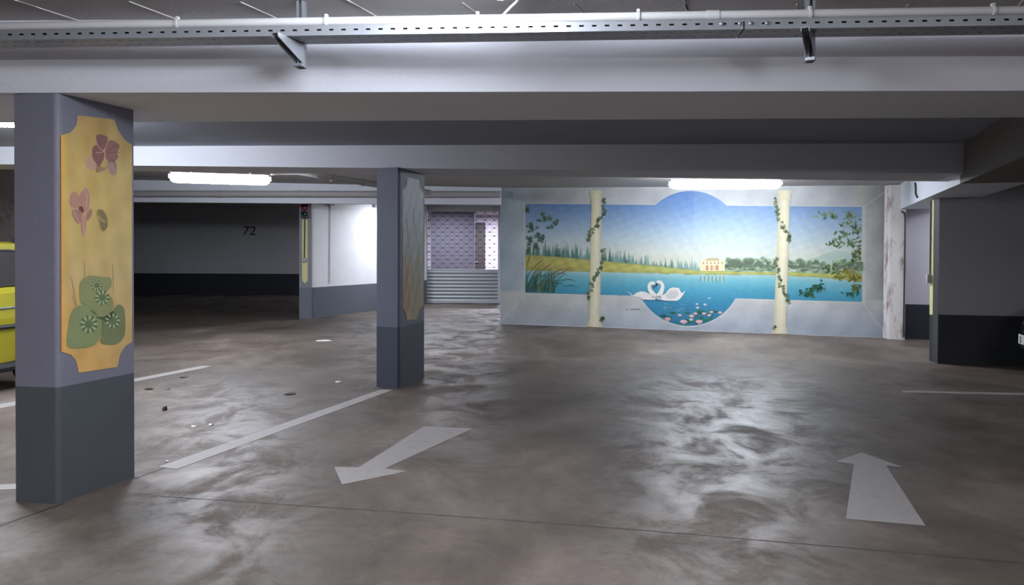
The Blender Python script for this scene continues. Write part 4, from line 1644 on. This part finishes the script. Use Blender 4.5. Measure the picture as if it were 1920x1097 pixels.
# ------------------------------------------------------------------ cars
def car(name, label, rear, fwd, L, W, paint, belt=1.0, roof=1.5, nose=0.62, group=None):
    fwd = Vector((*fwd, 0)).normalized()
    lat = Vector((-fwd.y, fwd.x, 0))
    org = Vector((*rear, 0))
    T = lambda x, y, z: org + fwd * x + lat * y + Vector((0, 0, z))
    o = thing(name, org.to_tuple(), label, 'car', group)
    st_ = [(0.0, 0.40, 0.84, 0.80), (0.06, 0.32, 0.92, 0.90), (0.25, 0.26, belt - 0.02, 0.96), (0.9, 0.24, belt, 1.0), (L * 0.5, 0.22, belt - 0.04, 1.0), (L - 1.15, 0.22, belt - 0.08, 0.99),
           (L - 0.6, 0.24, (belt + nose) / 2 + 0.06, 0.96), (L - 0.22, 0.26, nose + 0.10, 0.88), (L - 0.06, 0.28, nose + 0.02, 0.78), (L, 0.36, nose - 0.10, 0.66)]
    secs = []
    for x, zb_, zt_, ws_ in st_:
        h = W * ws_
        half = [(0.0, zb_), (h * 0.86, zb_), (h * 0.96, zb_ + 0.06), (h * 0.985, zb_ + (zt_ - zb_) * 0.35), (h, zb_ + (zt_ - zb_) * 0.62), (h * 0.98, zt_ - 0.06), (h * 0.90, zt_ - 0.005), (h * 0.5, zt_ + 0.02), (0.0, zt_ + 0.03)]
        ring = [T(x, y, z) for y, z in half] + [T(x, -y, z) for y, z in half[-2:0:-1]]
        secs.append(ring)
    mb = MB()
    loft(mb, secs)
    bo = mb.build('body', paint, o, smooth=True)
    # cabin: straight tumblehome sides
    yb_, yt_ = W * 0.90, W * 0.70
    cabx = [(0.05, belt - 0.06, 0.0), (0.16, belt + 0.05, 0.35), (0.42, 1.0, 0.93), (0.62, 1.0, 1.0), (L * 0.40, 1.0, 1.02), (L - 2.05, 1.0, 0.97), (L - 1.15, 1.0, 0.0)]
    zb_ = belt - 0.09
    def half_y(z):
        return yb_ + (yt_ - yb_) * (z - zb_) / (roof - zb_)
    secs = []
    for x, _, k in cabx:
        zt_ = zb_ + 0.04 + (roof - zb_ - 0.04) * k
        y1 = half_y(zt_)
        ring = [T(x, yb_, zb_), T(x, y1, zt_ - 0.02), T(x, y1 * 0.88, zt_ + 0.0), T(x, 0, zt_ + 0.02), T(x, -y1 * 0.88, zt_), T(x, -y1, zt_ - 0.02), T(x, -yb_, zb_)]
        secs.append(ring)
    mb = MB()
    loft(mb, secs)
    mb.build('cabin', paint, o, smooth=True)
    def top_at(x):
        return zb_ + 0.04 + (roof - zb_ - 0.04) * interp([(c_[0], c_[2]) for c_ in cabx], x)
    zw = belt + 0.0
    wins = []
    x_ = [0.30, 0.42, 0.62, 0.95, 1.06]
    wins.append([(0.30, zw + 0.04)] + [(x, top_at(x) - 0.09) for x in (0.40, 0.55, 0.75, 1.02)] + [(1.06, zw)])
    wins.append([(1.12, zw)] + [(x, top_at(x) - 0.08) for x in (1.10, 1.5, 1.95)] + [(1.98, zw)])
    xf = L - 1.35
    wins.append([(2.05, zw)] + [(x, top_at(x) - 0.09) for x in (2.05, L - 2.05, L - 1.75)] + [(xf, zw + 0.0)])
    for sg_ in (-1, 1):
        for wv_ in wins:
            m_ = MB()
            pts = [T(x, sg_ * (half_y(z) + 0.004), z) for x, z in wv_]
            m_.extrude_poly(pts, lat * sg_ * 0.006)
            m_.build('side_window', M['glass'], o)
            m_ = MB()
            loop = [T(x, sg_ * (half_y(z) + 0.010), z) for x, z in wv_]
            m_.tube(loop + [loop[0]], 0.012, 6)
            m_.build('window_seal', M['black'], o)
        m_ = MB()
        pts = [T(x, sg_ * (W * k + 0.004), 0.66) for x, k in ((0.25, 0.955), (0.9, 0.995), (L * 0.5, 0.995), (L - 1.2, 0.985))]
        m_.tube(pts, [0.02, 0.024, 0.024, 0.02], 8)
        m_.build('rub_strip', M['black'], o, smooth=True)
        m_ = MB()
        pts = [T(x, sg_ * (W * k), belt - 0.21) for x, k in ((0.25, 0.955), (0.9, 0.998), (L * 0.5, 0.998), (L - 1.2, 0.985))]
        m_.tube(pts, [0.006, 0.010, 0.010, 0.006], 10)
        m_.build('crease_highlight', M['rim'], o, smooth=True)  # thin bright tube standing in for the highlight along the body crease
        m_ = MB()
        pts = [T(x, sg_ * W * k, 0.25) for x, k in ((0.3, 0.92), (0.9, 0.97), (L * 0.5, 0.97), (L - 1.0, 0.96))]
        m_.tube(pts, 0.05, 8)
        m_.build('sill', M['black'], o, smooth=True)
        for xw in (0.48, L - 0.78):
            m_ = MB()
            c_ = T(xw, sg_ * (W * 0.985), 0.31)
            m_.tube([c_ - lat * sg_ * 0.1, c_ + lat * sg_ * 0.012], 0.37, 28)
            m_.build('wheel_arch', M['black'], o, smooth=True)
            m_ = MB()
            c_ = T(xw, sg_ * (W * 0.985), 0.305)
            m_.tube([c_ - lat * sg_ * 0.17, c_ - lat * sg_ * 0.15, c_ + lat * sg_ * 0.0, c_ + lat * sg_ * 0.025], [0.28, 0.305, 0.305, 0.285], 32)
            wh = m_.build('wheel', M['tyre'], o, smooth=True)
            m_ = MB()
            m_.tube([c_ + lat * sg_ * 0.02, c_ + lat * sg_ * 0.032], [0.2, 0.19], 24)
            for k in range(5):
                a_ = 2 * PI * k / 5
                m_.box(c_ + lat * sg_ * 0.034 + (fwd * math.cos(a_) + Vector((0, 0, math.sin(a_)))) * 0.1, fwd * math.cos(a_) + Vector((0, 0, math.sin(a_))), (0.18, 0.012, 0.04), up=lat)
            m_.build('rim', M['rim'], wh)
            # the rim sits on the wheel
    # windscreens
    for (xa, xb, za, zb2) in ((0.14, 0.40, belt + 0.02, roof - 0.06), (L - 1.22, L - 1.98, belt - 0.02, roof - 0.06)):
        m_ = MB()
        sx = -0.03 if xa < 1 else 0.05
        pts = [T(xa + sx, W * 0.74, za), T(xa + sx, -W * 0.74, za), T(xb + sx, -W * 0.58, zb2), T(xb + sx, W * 0.58, zb2)]
        m_.extrude_poly(pts, fwd * (0.008 if sx > 0 else -0.008))
        m_.build('windscreen', M['glass'], o)
    # lamps and bumper
    for sg_ in (-1, 1):
        m_ = MB()
        c_ = T(L - 0.17, sg_ * W * 0.66, nose - 0.0)
        m_.box(c_, fwd * 0.9 + lat * sg_ * 0.45, (0.12, 0.30, 0.11))
        m_.build('headlamp', M['glass'], o, bevel=0.03)
        m_ = MB()
        m_.box(T(0.05, sg_ * W * 0.72, 0.80), lat, (0.16, 0.12, 0.2))
        m_.build('tail_lamp', M['redlens'], o, bevel=0.03)
    m_ = MB()
    m_.tube([T(L - 0.30, W * 0.84, 0.38), T(L - 0.06, W * 0.66, 0.38), T(L + 0.015, 0, 0.38), T(L - 0.06, -W * 0.66, 0.38), T(L - 0.30, -W * 0.84, 0.38)], 0.085, 12)
    m_.build('bumper', M['black'], o, smooth=True)
    return o, T


yc, YT_ = car('car', 'yellow hatchback parked behind the wide flower pillar at the left edge', (-5.76, 8.93), (-0.15, -1.0), 3.7, 0.82, M['ycar'], belt=1.06, roof=1.52)
bc, BT = car('car', 'black car nose with white number plate at the right edge', (9.915, 7.415), (-0.95, 0.31), 4.2, 0.86, M['bcar'], belt=0.95, roof=1.45, nose=0.70)
nP = Vector((-0.95, 0.31, 0)).normalized()
lP = Vector((-nP.y, nP.x, 0))
pcn = BT(4.2 + 0.10, 0, 0.45)
mb = MB()
mb.box(pcn, lP, (0.52, 0.012, 0.11))
npl = mb.build('number_plate', M['plate'], bc, bevel=0.004)
npl['label'] = 'white number plate'

tx = bpy.data.curves.new('plate_letter', 'FONT')
tx.body, tx.size, tx.extrude, tx.offset, tx.align_x = 'S', 0.10, 0.0005, 0.002, 'CENTER'
tob = bpy.data.objects.new('plate_letter', tx)
COL.objects.link(tob)
S.view_layers[0].update()
tm = bpy.data.meshes.new_from_object(tob.evaluated_get(bpy.context.evaluated_depsgraph_get()))
bpy.data.objects.remove(tob)
tm.materials.clear()
tm.materials.append(M['black'])
tl = bpy.data.objects.new('plate_letter', tm)
COL.objects.link(tl)
tc = pcn - lP * 0.17 + nP * 0.0075 - Vector((0, 0, 0.036))
tl.matrix_world = Matrix(((lP.x, 0, nP.x, tc.x), (lP.y, 0, nP.y, tc.y), (0, 1, 0, tc.z), (0, 0, 0, 1)))
tl.parent = npl
tl.matrix_parent_inverse = Matrix.Translation(-bc.location) if False else npl.matrix_world.inverted()
